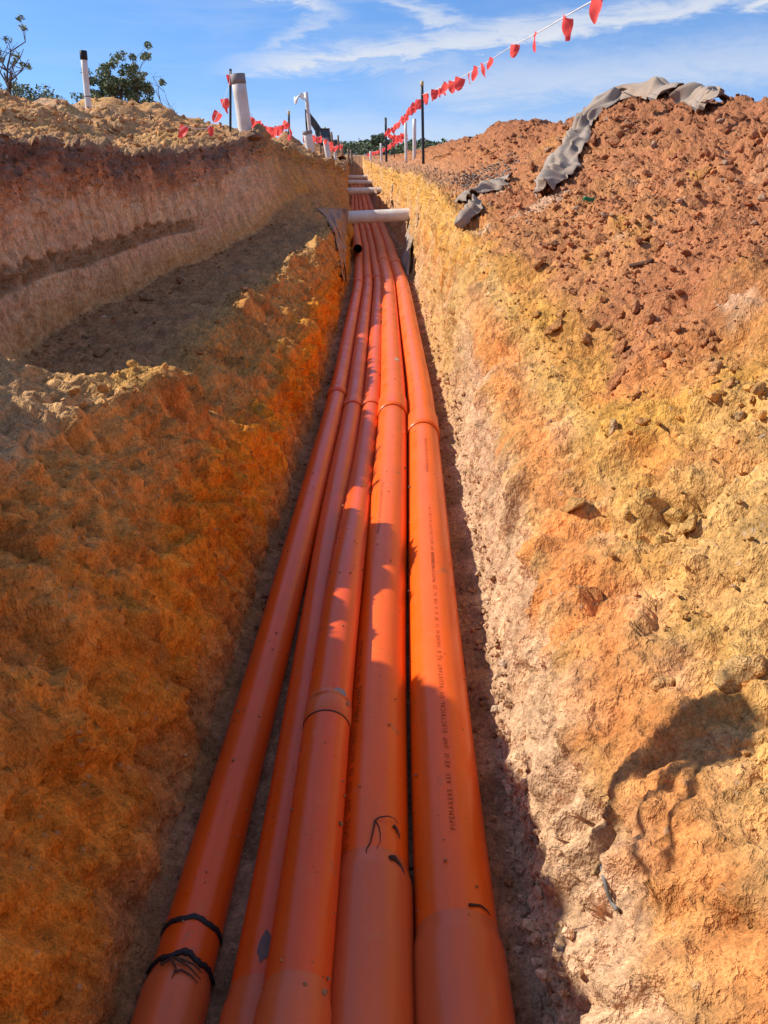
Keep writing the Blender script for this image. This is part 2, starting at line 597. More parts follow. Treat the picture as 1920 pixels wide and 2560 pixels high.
T['L3'] = (tab([(-4, -1.5), (1.8, -1.5), (2.4, -1.62), (4.5, -1.93), (7, -1.86), (8.5, -1.66), (9.6, -1.42), (10.8, -1.22), (11.6, -1.12), (12.3, -.82), (13, -.60), (14, -.52), (20, -.47), (70, -.47)]),
           tab([(-4, -.40), (1.9, -.40), (2.42, -.42), (2.62, -.80), (2.75, -.93), (4.5, -.95), (8, -.93), (9.4, -.82), (10.5, -.55), (11.6, -.48), (12.3, -.45), (13.3, -.5), (70, -.5)]))
T['L2'] = (tab([(-4, -.86), (1.7, -.88), (2.2, -.90), (2.4, -.76), (2.8, -.74), (3.05, -.91), (4.4, -.91), (6.4, -.83), (7.5, -.70), (9, -.63), (11, -.61), (12.3, -.57), (13.3, -.5), (20, -.45), (70, -.45)]),
           tab([(-4, -.52), (1.35, -.54), (1.7, -.66), (2.25, -.67), (2.42, -.74), (2.8, -.78), (3.05, -.86), (4.4, -.87), (6.4, -.87), (7.5, -.86), (9, -.83), (11, -.80), (12.3, -.78), (13.3, -.75), (70, -.75)]))
T['L1'] = (tab([(-4, -.485), (1, -.48), (2, -.46), (3, -.44), (4.5, -.415), (8, -.44), (12, -.47), (14, -.43), (70, -.42)]),
           tab([(-4, FLOOR + .03), (70, FLOOR + .03)]))
T['L1b'] = (tab([(-4, -.60), (1, -.59), (2, -.57), (3, -.54), (4.5, -.50), (6.4, -.49), (8, -.49), (12, -.50), (14, -.45), (70, -.44)]),
            tab([(-4, -.98), (1.8, -1.0), (3, -1.06), (6, -1.10), (9, -1.12), (70, -1.1)]))
T['R1'] = (tab([(-4, .285), (1, .29), (1.6, .32), (2.2, .345), (4.5, .385), (12, .38), (70, .38)]),
           tab([(-4, FLOOR + .05), (70, FLOOR + .05)]))
T['R2a'] = (tab([(-4, .32), (1, .335), (1.6, .375), (2.2, .415), (3.2, .45), (5.1, .46), (8, .455), (70, .42)]),
           tab([(-4, -.96), (2, -.95), (3.2, -.88), (4.2, -.76), (5.1, -.66), (8, -.52), (70, -.5)]))
T['R2b'] = (tab([(-4, .58), (1, .60), (2.2, .66), (3.2, .66), (4.2, .60), (5.1, .55), (8, .51), (12, .48), (20, .44), (70, .42)]),
           tab([(-4, -.78), (2.2, -.77), (3.2, -.71), (4.2, -.58), (5.1, -.49), (6.5, -.38), (8, -.31), (11.5, -.27), (70, -.24)]))
T['R3'] = (tab([(-4, 1.4), (2.2, 1.38), (3.5, 1.3), (5.1, 1.2), (8, .97), (11.5, .95), (70, .92)]),
           tab([(-4, -.28), (2.2, -.28), (3.5, -.26), (5.1, -.22), (8, -.25), (11.5, -.24), (20, -.2), (70, -.15)]))
T['R4'] = (tab([(-4, 2.4), (5.4, 2.38), (8, 2.22), (9.4, 2.08), (11.4, 1.93), (13.2, 1.85), (15, 1.85), (20, 1.95), (32, 2.2), (70, 2.2)]),
           tab([(-4, .25), (4.5, .24), (5.4, .29), (6.4, .35), (7.0, .43), (7.6, .49), (8.1, .505), (8.6, .45), (9.3, .31), (10, .31), (11.4, .35), (12.4, .42), (13.2, .47), (14, .38), (15.1, .29), (18, .26), (24, .22), (32, .15), (42, -.02), (70, -.05)]))
T['R5'] = (tab([(-4, 4.4), (70, 4.2)]), tab([(-4, .1), (8, .2), (14, .15), (20, .05), (70, -.05)]))
T['R6'] = (tab([(-4, 16), (70, 16)]), tab([(-4, -.05), (70, -.05)]))
KEYS = ['L6', 'L5c', 'L5', 'L4b', 'L4', 'L3', 'L2', 'L1', 'R1', 'R2a', 'R2b', 'R3', 'R4', 'R5', 'R6']
NSEG = [16, 28, 70, 64, 120, 80, 100, 34, 54, 54, 110, 150, 30, 14]

# rows
ys = [-3.4]
while ys[-1] < 62:
    y = ys[-1]
    ys.append(y + ((0.0056 if y < 14 else .012) * math.hypot(max(y, 0), 1.25) if y > 0.25 else (0.03 if y > -.6 else .12)))
ys = np.array(ys); ys[-1] = 62.0
NR = len(ys)
# control curves, smoothed along the trench
yu = np.arange(-4, 66, 0.04)


def smooth(a, sig):
    r = int(sig * 3 + 1); k = np.exp(-0.5 * (np.arange(-r, r + 1) / sig) ** 2); k /= k.sum()
    return np.convolve(np.pad(a, r, mode='edge'), k, 'valid')


CX = []; CZ = []
for k in KEYS:
    fx, fz = T[k]
    sig = 2.2 if k in ('L4', 'L3', 'L2', 'L4b') else 4
    x = smooth(fx(yu), sig); z = smooth(fz(yu), sig)
    if k not in ('L6', 'R6'):
        x = x + axis_x(yu)
    CX.append(np.interp(ys, yu, x)); CZ.append(np.interp(ys, yu, z))
CX = np.array(CX); CZ = np.array(CZ)
LBX = np.interp(ys, yu, smooth(T['L1b'][0](yu), 3) + axis_x(yu)) + .05 * fbm(ys, np.zeros(NR) + 9.3, np.zeros(NR), 1.5, 4, 81)
LBZ = np.interp(ys, yu, smooth(T['L1b'][1](yu), 3)) + .07 * fbm(ys, np.zeros(NR) + 4.4, np.zeros(NR), 1.2, 4, 91)
# meander of the hand-dug edges
for i, k in enumerate(KEYS):
    if k in ('L4', 'L3', 'L2', 'R2b', 'R2a'):
        CX[i] += 0.055 * fbm(ys, np.zeros(NR) + i * 3.7, np.zeros(NR), 1.3, 4, 5 + i)
        CZ[i] += 0.035 * fbm(ys, np.zeros(NR) + i * 5.1, np.zeros(NR), 1.7, 4, 25 + i)
    if k in ('L5', 'L4b', 'R4', 'R5'):
        CZ[i] += 0.06 * fbm(ys, np.zeros(NR) + i * 3.1, np.zeros(NR), 0.9, 3, 45 + i)
# both ends of the dug length close up
endw = np.maximum(sstep(46, 50, ys), sstep(-2.9, -3.35, ys))
backw = sstep(-.75, -1.35, ys) * (1 - sstep(-2.2, -2.9, ys))          # added unseen bank behind the camera, cuts sky light on the near trench
LBZ = LBZ * (1 - backw) + .42 * backw
LBZ = LBZ * (1 - endw) + (-.05) * endw
for i in range(len(KEYS)):
    CZ[i] = CZ[i] * (1 - backw) + np.maximum(CZ[i], .42 if 3 < i < 12 else .2) * backw
    CZ[i] = CZ[i] * (1 - endw) + (-.05) * endw
bx = []; bz = []; zone = []
colstart = [0]
for i, n in enumerate(NSEG):
    t = np.linspace(0, 1, n, endpoint=False)
    if i == 0:
        t = 1 - (1 - t) ** 1.0
    if i == 6:
        ta = np.clip(t / .55, 0, 1); tb = np.clip((t - .55) / .45, 0, 1); up = t < .55
        bx.append(np.where(up, CX[6][:, None] * (1 - ta) + LBX[:, None] * ta, LBX[:, None] * (1 - tb) + CX[7][:, None] * tb))
        bz.append(np.where(up, CZ[6][:, None] * (1 - ta) + LBZ[:, None] * ta, LBZ[:, None] * (1 - tb) + CZ[7][:, None] * tb))
        zone.append(i + t); colstart.append(colstart[-1] + n)
        continue
    bx.append(CX[i][:, None] * (1 - t) + CX[i + 1][:, None] * t)
    bz.append(CZ[i][:, None] * (1 - t) + CZ[i + 1][:, None] * t)
    zone.append(i + t)
    colstart.append(colstart[-1] + n)
bx.append(CX[-1][:, None]); bz.append(CZ[-1][:, None]); zone.append(np.array([len(NSEG)]))
BX = np.concatenate(bx, 1); BZ = np.concatenate(bz, 1); ZONE = np.concatenate(zone)
NC = BX.shape[1]
ker = np.exp(-0.5 * (np.arange(-14, 15) / 2.6) ** 2); ker /= ker.sum()


def smooth_cols(A):
    P = np.pad(A, ((0, 0), (14, 14)), mode='reflect', reflect_type='odd')
    R = np.zeros_like(A)
    for j, kk in enumerate(ker):
        R += kk * P[:, j:j + A.shape[1]]
    return R


BX = smooth_cols(BX); BZ = smooth_cols(BZ)
BY = np.repeat(ys[:, None], NC, 1)
ZN = np.repeat(ZONE[None, :], NR, 0)
# normals of the base sheet
dxv = np.gradient(BX, axis=1); dzv = np.gradient(BZ, axis=1)
ln = np.hypot(dxv, dzv) + 1e-9
NX = -dzv / ln; NZ = dxv / ln


def zw(pairs):
    return np.interp(ZONE, [p[0] for p in pairs], [p[1] for p in pairs])[None, :]


# zones: 0 L6 1 L5c 2 L5 3 L4b 4 L4 5 L3 6 L2 7 L1 8 R1 9 R2a 10 R2b 11 R3 12 R4 13 R5 14 R6
arc = np.cumsum(np.concatenate([np.zeros((NR, 1)), np.hypot(np.diff(BX, axis=1), np.diff(BZ, axis=1))], 1), 1)
arc = (arc - arc[:, [colstart[7]]]).astype(np.float32)
X_, Y_, Z_ = BX.astype(np.float32), BY.astype(np.float32), BZ.astype(np.float32)
big = fbm(X_, Y_, Z_, 1.1, 3, 3)
mid = fbm(X_, Y_, Z_, 4.2, 4, 11)
fine = fbm(X_, Y_, Z_, 17.0, 4, 31, 0.6)
stria = fbm(X_ * 3, Y_ * 7.5 + Z_ * 2.2, Z_ * 0.9, 1.0, 5, 51, 0.6)        # bucket drag marks down the cut faces
stria_d = fbm(X_ * 2, Y_ * 4.2 + Z_ * 4.0, Z_ * 1.4 - Y_ * 1.2, 1.0, 5, 71, 0.6)
w1, i1 = worley(arc, Y_, 0.19, 5)
w2, i2 = worley(arc + 0.03 * mid, Y_ + 0.03 * mid, 0.085, 9)
clod = 0.055 * np.sqrt(np.maximum(0, (0.25 + 0.4 * i1) ** 2 - w1 ** 2)) * (i1 > 0.35)
clod2 = 0.045 * np.sqrt(np.maximum(0, (0.2 + 0.45 * i2) ** 2 - w2 ** 2)) * (i2 > 0.3)
patch = sstep(-0.12, 0.25, big + 0.4 * mid)
w3, i3 = worley(arc + 0.02 * fine, Y_ + 0.02 * fine, 0.034, 15)
clod3 = 0.020 * np.sqrt(np.maximum(0, (0.2 + 0.5 * i3) ** 2 - w3 ** 2)) * (i3 > 0.3)


def billow(x, y, z, scale, octv, seed, gain=.55):
    r = 0; a = 1.0; f = scale; tot = 0
    for o in range(octv):
        r = r + a * np.abs(perlin(x * f, y * f, z * f, seed + o * 13)); tot += a; a *= gain; f *= 2.1
    return r / tot - .2


crum = billow(X_ + .05 * mid, Y_ + .05 * fine, Z_, 6.5, 5, 301, .62)                 # crumbly lumps with creases
slab = billow(X_ * 2.2, Y_ * 5.0 + Z_ * 1.4, Z_ * 1.5, 1.5, 5, 331, .6)               # splinters down a cut face
wf, idf = worley(arc * .55 + .05 * mid, Y_ + .25 * arc + .05 * mid, .13, 19)          # flat broken facets
facet = (idf - .5) * sstep(.75, .45, wf)
# tooth marks of the bucket, in patches
tm = sstep(-.1, .2, fbm(X_, Y_, Z_, 1.4, 2, 371))
tooth = -np.abs(perlin(Y_ * 15 + Z_ * 4 + 2 * mid, Z_ * 1.1 + X_, X_ * 2, 361)) * 2 * tm + .5 * perlin(Y_ * 34 + Z_ * 8, Z_ * 2.2, X_ * 3, 365) * tm
D = (zw([(0, 0), (1, .10), (2, .22), (3, .18), (4, .10), (5, .03), (6, .06), (6.5, .07), (7, .01), (8, .01), (9, .03), (10, .05), (11, .06), (12, .09), (13, .1), (14, 0)]) * big
     + zw([(0, 0), (1, .06), (2, .08), (3, .07), (4, .06), (4.4, .03), (5, .03), (6, .06), (6.5, .05), (7, .018), (8, .018), (9, .03), (10, .035), (11, .045), (12, .07), (13, .06), (14, 0)]) * mid
     + zw([(0, 0), (1, .03), (3, .04), (4, .05), (4.3, .025), (5, .02), (5.3, .03), (6, .04), (7, .02), (8, .018), (9, .022), (10, .03), (11, .04), (12, .04), (13, .03), (14, 0)]) * fine
     + zw([(0, 0), (1, .1), (2, .09), (3, .09), (3.9, .10), (4.15, .09), (4.5, .035), (5, .04), (5.2, .09), (5.9, .12), (6.1, .10), (6.5, .07), (7, .05), (8, .05), (8.4, .05), (9, .06), (10, .07), (11, .11), (12, .17), (13, .1), (14, 0)]) * crum
     + zw([(3.6, 0), (4.0, .24), (4.25, .22), (4.5, .06), (4.9, .04), (5.05, 0), (5.95, 0), (6.2, .10), (6.8, .12), (7, .02), (8.1, .02), (8.5, .12), (10, .13), (10.6, .03), (11, 0)]) * slab
     + zw([(3.8, 0), (4.05, .06), (4.35, .05), (4.6, .02), (4.95, .015), (5.05, 0), (8.1, 0), (8.4, .04), (10, .04), (10.5, 0)]) * stria
     + zw([(5.9, 0), (6.2, .05), (6.8, .05), (7, 0), (9.8, 0), (10.4, .04), (11.2, .03), (11.8, 0)]) * stria_d
     + zw([(3.5, 0), (4, .05), (4.5, .035), (4.9, .01), (6, .03), (6.3, .05), (6.8, .06), (7, 0), (8.3, .03), (10, .05), (11, .05), (11.8, .03), (12.4, .02), (13, 0)]) * facet
     + zw([(1, 0), (2, .7), (3, .7), (4, .5), (4.25, .1), (4.8, .0), (5.1, .2), (5.9, .5), (6.05, .4), (6.3, .0), (10, 0), (10.6, .25), (11, .5), (12, .6), (12.5, .6), (13, .3), (14, 0)]) * clod * patch * (i1 > .7)
     + zw([(1, 0), (2, .8), (4, .6), (4.2, .2), (4.7, .05), (5.1, .4), (6, .5), (6.2, .1), (7, .2), (8, .2), (9, .1), (10, .25), (10.6, .6), (11, .8), (12, .8), (13, .5), (14, 0)]) * clod2 * (0.25 + 0.75 * patch)
     + zw([(4.1, 0), (4.4, .008), (4.95, .010), (5.02, 0), (5.98, 0), (6.15, .045), (6.8, .055), (7, 0), (8.15, 0), (8.4, .04), (9.9, .04), (10.3, .015), (11, .012), (11.5, 0)]) * tooth
     + zw([(1, 0), (2, 1.), (4, 1.), (4.2, .4), (4.7, .2), (5.1, .6), (6, .6), (6.3, .3), (7, .4), (8, .4), (9, .3), (10, .5), (10.6, .8), (11, 1.), (12, 1.2), (13, .3), (14, 0)]) * clod3)
# crumbling ledge in the upper left face
hz = BZ
nzl = fbm(X_ * 0, Y_, Y_ * 0, .8, 3, 381); sc = np.abs(perlin(Y_ * 7, Y_ * 0 + .5, Z_ * 0 + .3, 391)) * 2.5
lz = hz + .59 + .05 * nzl
ledge = sstep(-.065, -.05, lz) * sstep(.05 + .03 * sc, .03 + .03 * sc, lz) * ((ZN > 4.05) & (ZN < 5)) * sstep(2.5, 3.5, Y_) * sstep(8.4, 7.4, Y_)
D = D - 0.018 * ledge + 0.05 * ledge * fine + .06 * ledge * crum
# lumps along the rim of the bench that catch the sun
lump = (np.exp(-(((BX + .88) / .18) ** 2 + ((BY - 2.6) / .22) ** 2)) * .07 + np.exp(-(((BX + .86) / .08) ** 2 + ((BY - 4.9) / .22) ** 2)) * .11
        + np.exp(-(((BX + .80) / .07) ** 2 + ((BY - 6.9) / .25) ** 2)) * .10 + np.exp(-(((BX + .68) / .06) ** 2 + ((BY - 8.3) / .22) ** 2)) * .08)
D = D + .04 * np.exp(-(((BX + .76) / .12) ** 2 + ((BY - 2.72) / .17) ** 2)) * (ZN > 5.9) * (1 + .8 * mid)
edge = np.minimum(1, np.minimum((ys - ys[0]) / .5, (ys[-1] - ys) / 3))[:, None]
D = D * edge
PX = BX + NX * D; PY = BY + 0.35 * D * fine; PZ = BZ + NZ * D + lump
VERT = np.stack([PX, PY, PZ], -1).astype(np.float32)

# ---- soil colours (layers and patches; the trench floor toned down for its shade)
def C(*c): return np.array(c, np.float32)


c_red, c_redor, c_or = C(.36, .130, .058), C(.47, .190, .080), C(.50, .205, .050)
c_yel, c_sand, c_pink, c_tan = C(.63, .325, .075), C(.68, .41, .16), C(.68, .38, .20), C(.62, .36, .17)
c_grey, c_brown, c_pale, c_olive = C(.19, .115, .09), C(.23, .135, .07), C(.66, .47, .33), C(.26, .18, .10)


def mixc(a, b, t):
    return a + (b - a) * t[..., None]


def flat(c):
    return np.broadcast_to(c, (NR, NC, 3)).astype(np.float32)


nz1 = fbm(X_, Y_, Z_, 1.6, 4, 101); nz2 = fbm(X_, Y_, Z_, 5.5, 4, 131); nz3 = fbm(X_ * 1.5, Y_ * 1.0, Z_ * 5, 1.3, 4, 151)
sv = fbm(X_ * 3, Y_ * 9 + Z_ * 1.5, Z_ * 0.7, 1.0, 4, 171)
sv2 = fbm(X_ * 3, Y_ * 24 + Z_ * 5, Z_ * 1.3, 1.0, 3, 191)
# loose spoil on the left bank
c_top = mixc(flat(C(.62, .31, .13)), flat(C(.66, .37, .14)), sstep(-.1, .3, nz1))
c_top = mixc(c_top, flat(c_tan), sstep(0, .35, nz2))
wh = np.exp(-(((BX + 4.3) / .7) ** 2 + ((BY - 10.3) / 1.0) ** 2)) * 1.0
c_top = mixc(c_top, flat(c_pale), np.clip(wh + .4 * nz2, 0, 1) * (wh > .05))
c_top = mixc(c_top, flat(C(.38, .23, .13)), sstep(-.25, .1, ZN - 3.75 + nz2 * .6) * .6)
# upper cut face: dark top soil, red-brown, tan clay, ledge band, ochre
h = (BZ - CZ[5][:, None]) / np.maximum(CZ[4] - CZ[5], .1)[:, None]
hn = h + .22 * nz1 + .12 * sv
c_face = mixc(flat(C(.78, .50, .29)), flat(C(.78, .45, .26)), sstep(-.2, .3, nz3))
c_face = mixc(c_face, flat(C(.54, .24, .12)), sstep(.60, .78, hn) * .8)
c_face = mixc(c_face, flat(C(.46, .19, .09)), sstep(.12, .38, sv) * .55 * sstep(.25, .6, h))
c_face = c_face * (1 - .22 * sstep(.05, .3, slab * 2))[..., None]
c_face = mixc(c_face, flat(C(.24, .145, .105)), sstep(.80, .92, hn + .25 * slab) * .9)
c_face = mixc(c_face, flat(C(.64, .34, .11)), sstep(.30, .05, h + .1 * nz1) * .7)
c_face = mixc(c_face, flat(C(.36, .22, .12)), np.clip(ledge * 1.3, 0, 1) * .9)
farw = sstep(9.5, 11.5, Y_)
c_face = mixc(c_face, mixc(flat(C(.50, .255, .10)), flat(c_yel), sstep(-.1, .3, sv)), farw * .9)
# bench
c_bench = mixc(flat(C(.48, .25, .11)), flat(C(.33, .175, .085)), sstep(-.1, .3, nz2))
c_bench = mixc(c_bench, flat(C(.56, .30, .10)), sstep(5.75, 5.98, ZN + .12 * nz2) * .8)
c_bench = mixc(c_bench, flat(c_tan), sstep(2.75, 2.3, Y_ + .2 * nz2) * .8)
c_bench = mixc(c_bench, flat(C(.60, .29, .10)), sstep(9.6, 10.6, Y_ + .4 * nz2) * .7)
c_bench = mixc(c_bench, flat(c_yel), np.exp(-(((BX + .9) / .22) ** 2 + ((BY - 2.62) / .3) ** 2)) * .8)
# lower left wall: ochre over burnt orange
lw = ZN - 6
c_lw = mixc(flat(C(.66, .30, .085)), flat(C(.80, .255, .018)), sstep(.30, .62, lw + .3 * nz1))
c_lw = mixc(c_lw, flat(C(.40, .145, .04)), sstep(.02, .28, sv + .25 * nz2) * .75)
c_lw = mixc(c_lw, flat(C(.82, .34, .035)), sstep(.1, .35, sv * .8 - nz2 * .6) * sstep(.2, .4, lw) * .7)
c_lw = mixc(c_lw, flat(C(.58, .25, .055)), sstep(2.6, 1.2, Y_ + .5 * nz1) * .5)
c_lw = mixc(c_lw, flat(C(.42, .21, .10)), sstep(.72, .95, lw + .15 * nz2) * .7)
c_lw = mixc(c_lw, flat(c_yel), farw * .6)
c_fl = mixc(flat(C(.30, .155, .08)), flat(C(.42, .22, .12)), sstep(-.2, .3, nz2))  # floor tone lowered to stand in for deep shade at the trench bottom
# right wall
c_rw = mixc(flat(c_sand * .85), flat(c_pink * .85), sstep(-.15, .3, nz2))
c_rw = mixc(c_rw, flat(C(.64, .24, .07)), sstep(.0, .22, sv + .45 * nz1) * .85 * sstep(8.2, 8.8, ZN))
c_rw = mixc(c_rw, flat(c_yel), sstep(3.5, 6.0, Y_ + nz1 * 2) * sstep(8.5, 9.2, ZN) * (.55 + .45 * sstep(-.2, .2, sv)))
nearw = sstep(5.0, 3.4, Y_)
c_rw = mixc(c_rw, flat(C(.60, .385, .24)), sstep(9.05, 8.85, ZN + .2 * sv) * nearw * .85)
c_rw = mixc(c_rw, flat(C(.64, .25, .08)), np.exp(-((ZN - 9.3 + .45 * sv) / .28) ** 2) * nearw * .85)
c_rw = mixc(c_rw, flat(C(.58, .32, .095)), sstep(9.5, 9.9, ZN + .3 * sv) * nearw * .8)
c_rw = mixc(c_rw, flat(c_pale), sstep(.12, .4, sv - nz1) * .45 * sstep(6, 9, Y_))
# slope and heap
c_sl = mixc(flat(C(.43, .175, .08)), flat(C(.50, .225, .095)), sstep(-.15, .3, nz1))
c_sl = mixc(c_sl, flat(C(.34, .135, .065)), sstep(.02, .32, nz2) * .6)
c_sl = mixc(c_sl, flat(C(.34, .135, .066)), sstep(11.3, 12.0, ZN + .5 * nz1) * .8)
ynz = fbm(X_, Y_ * .8, Z_, 1.15, 3, 205) + .2 * nz2
lipb = sstep(10.42, 10.05, ZN + .6 * nz1 + .3 * nz2)                       # yellow clay shows along the trench lip
c_sl = mixc(c_sl, flat(c_yel * .88), np.clip(lipb * .7 + sstep(.23, .36, ynz) * .6 * sstep(11.8, 11.2, ZN), 0, .95))
near = sstep(2.6, 1.9, Y_ + .7 * nz1 + .35 * (ZN - 10.6))
c_low = mixc(flat(c_yel * .9), flat(C(.58, .335, .12)), sstep(-.25, .25, nz1 + .3 * nz2 - (Y_ - 1.75) * .7))
c_low = mixc(c_low, flat(C(.55, .27, .115)), sstep(.0, .3, ynz - .1) * .4)
c_low = mixc(c_low, flat(C(.50, .30, .17)), sstep(11.2, 11.7, ZN + .4 * nz2) * .7)
c_sl = mixc(c_sl, c_low, near)
c_sl = mixc(c_sl, flat(C(.62, .23, .07)), sstep(.16, .36, fbm(X_, Y_, Z_, 1.9, 3, 245)) * sstep(10.7, 10.2, ZN) * .6)
c_sl = mixc(c_sl, flat(c_pale * .95), sstep(.26, .40, fbm(X_, Y_, Z_, 2.6, 3, 225)) * .5 * sstep(11.6, 10.8, ZN))
ledg = sstep(7, 9, Y_) * sstep(9.9, 10.1, ZN) * sstep(11.3, 10.9, ZN)
c_sl = mixc(c_sl, flat(C(.47, .25, .14)), ledg * .7)
COLR = c_top.copy()
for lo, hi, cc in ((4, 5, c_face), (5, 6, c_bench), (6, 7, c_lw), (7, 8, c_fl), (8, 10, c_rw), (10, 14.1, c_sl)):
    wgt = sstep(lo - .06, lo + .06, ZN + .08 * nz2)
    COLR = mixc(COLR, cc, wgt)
COLR = mixc(COLR, flat(C(.36, .19, .10)), sstep(5, 9, np.abs(BX)) * .8)
wallw = np.interp(ZONE, [4, 4.1, 4.9, 5, 5.95, 6.1, 6.95, 7.05, 8.05, 8.2, 10.1, 10.5], [0, .5, .5, 0, 0, 1, 1, 0, 0, 1, 1, 0])[None, :]
COLR = COLR * (1 + .55 * wallw * sv2)[..., None]
COLR = np.clip(COLR * (1 + .18 * nz2 + .12 * fine)[..., None], .02, .82)

J = np.arange(NC - 1)


def sheet(name, c0, c1):
    V = VERT[:, c0:c1 + 1].reshape(-1, 3); K = COLR[:, c0:c1 + 1].reshape(-1, 3)
    n = c1 - c0 + 1
    a = (np.arange(NR - 1)[:, None] * n + np.arange(n - 1)[None, :]).ravel()
    F = np.stack([a, a + 1, a + n + 1, a + n], 1)
    o = link(name, mesh_np(name, V, F, K), M['earth'])
    o['kind'] = 'structure'
    return o


sheet('left_bank', 0, colstart[5])
sheet('bench', colstart[5], colstart[7])
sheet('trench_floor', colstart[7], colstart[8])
sheet('right_bank', colstart[8], colstart[11])
sheet('spoil_heap', colstart[11], NC - 1)

# a lighter copy of the surface for finding where things rest
st_r, st_c = 2, 2
VB = VERT[::st_r, ::st_c]
nr_b, nc_b = VB.shape[:2]
ab = (np.arange(nr_b - 1)[:, None] * nc_b + np.arange(nc_b - 1)[None, :]).ravel()
BVH = BVHTree.FromPolygons(VB.reshape(-1, 3).tolist(), np.stack([ab, ab + 1, ab + nc_b + 1, ab + nc_b], 1).tolist())


def hit(px, py):
    d = Vector(ray(px, py)).normalized()
    p, n, i, t = BVH.ray_cast(Vector((0, 0, 0)), d)
    return (p, n) if p is not None else (None, None)


def ground_z(x, y):
    p, n, i, t = BVH.ray_cast(Vector((x, y, 6)), Vector((0, 0, -1)))
    return p.z if p is not None else -0.05


# plain land out to the horizon, as a frame round the dug area
def far_ground():
    xs = np.concatenate([-np.geomspace(16, 1500, 26)[::-1], np.linspace(-16, 16, 9)[1:-1], np.geomspace(16, 1500, 26)])
    yy = np.concatenate([-np.geomspace(3.4, 1500, 22)[::-1], np.linspace(-3.4, 62, 9)[1:-1], np.geomspace(62, 1500, 26)])
    Xg, Yg = np.meshgrid(xs, yy)
    r = np.hypot(Xg, Yg)
    Zg = -.05 + .25 * fbm(Xg.astype(np.float32), Yg.astype(np.float32), np.zeros_like(Xg, np.float32), .05, 3, 9) * sstep(20, 60, np.maximum(np.abs(Xg) - 16, np.maximum(Yg - 62, -Yg - 3.4)) * 2 + 18)
    n = len(xs)
    F = []
    for i in range(len(yy) - 1):
        for j in range(n - 1):
            xm = (xs[j] + xs[j + 1]) / 2; ym = (yy[i] + yy[i + 1]) / 2
            if -16 < xm < 16 and -3.4 < ym < 62:
                continue
            F.append((i*n+j, i*n+j+1, (i+1)*n+j+1, (i+1)*n+j))
    K = np.broadcast_to(C(.36, .20, .11), (Xg.size, 3)) * (1 + .2 * fbm(Xg.ravel().astype(np.float32), Yg.ravel().astype(np.float32), np.zeros(Xg.size, np.float32), .1, 3, 2))[:, None]
    o = link('ground', mesh_np('ground', np.stack([Xg, Yg, Zg], -1).reshape(-1, 3), F, K), M['earth'])
    o['kind'] = 'structure'


far_ground()

# ------------------------------------------------------------------ orange conduits
RS, RL = 0.057, 0.080
ZS, ZL = FLOOR + RS + .004, FLOOR + RL + .004
ROWS = [480, 500, 560, 579, 640, 710, 1000, 1300, 1600, 1900, 2200, 2500]
TR = {
    'P1': [None, 889, 893, 895, 897.5, 897, 842, 765, 687, 605, 516, 434],
    'P2': [None, 896, 903, 906, 915, 921, 887, 830, 790, 746, 706, 652],
    'P3': [None, 904, 915, 920, 933, 947, 931, 888, 843, 803, 785, 744],
    'P4': [None, 915, 931, 937, 955, 971, 984, 970, 949, 936, 927, 915],
    'P5': [None, 927, 947, 958, 980, 1005, 1053, 1069.5, 1086.5, 1107, 1129, 1155],
}


def run_path(key, R, zc, lift=None):
    pts = []
    for r, px in zip(ROWS, TR[key]):
        if px is None:
            continue
        z = zc
        for _ in range(4):
            p = at_z(px, r, z)
            z = zc + (lift(p.y) if lift else 0)
        pts.append(at_z(px, r, z))
    yv = np.array([p.y for p in pts])[::-1]; xv = np.array([p.x for p in pts])[::-1]
    yy = np.concatenate([np.arange(-2.2, 3, .05), np.arange(3, 12, .1), np.arange(12, 45, .4)])
    slope0 = (xv[1] - xv[0]) / (yv[1] - yv[0])
    keep = yv < 15
    yv, xv = yv[keep], xv[keep]
    xx = np.interp(yy, yv, xv)
    xx = np.where(yy < yv[0], xv[0] + (yy - yv[0]) * slope0, xx)
    # beyond the first crossing the runs follow the trench
    off = xv[-1] - axis_x(yv[-1])
    off2 = {'P1': -.27, 'P2': -.15, 'P3': -.03, 'P4': .11, 'P5': .27}[key]
    o = off + (off2 - off) * sstep(yv[-1], yv[-1] + 6, yy)
    xx = np.where(yy > yv[-1], axis_x(yy) + o, xx)
    # even out
    yu2 = np.arange(-2.2, 44.5, .05)
    xu = smooth(np.interp(yu2, yy, xx), 7)
    zu = zc + (np.array([lift(q) for q in yu2]) if lift else 0) + 0.004 * np.sin(yu2 * 1.3 + R * 900 + xv[0] * 9)
    zu = smooth(zu * np.ones_like(yu2), 4)
    return yu2, xu, zu


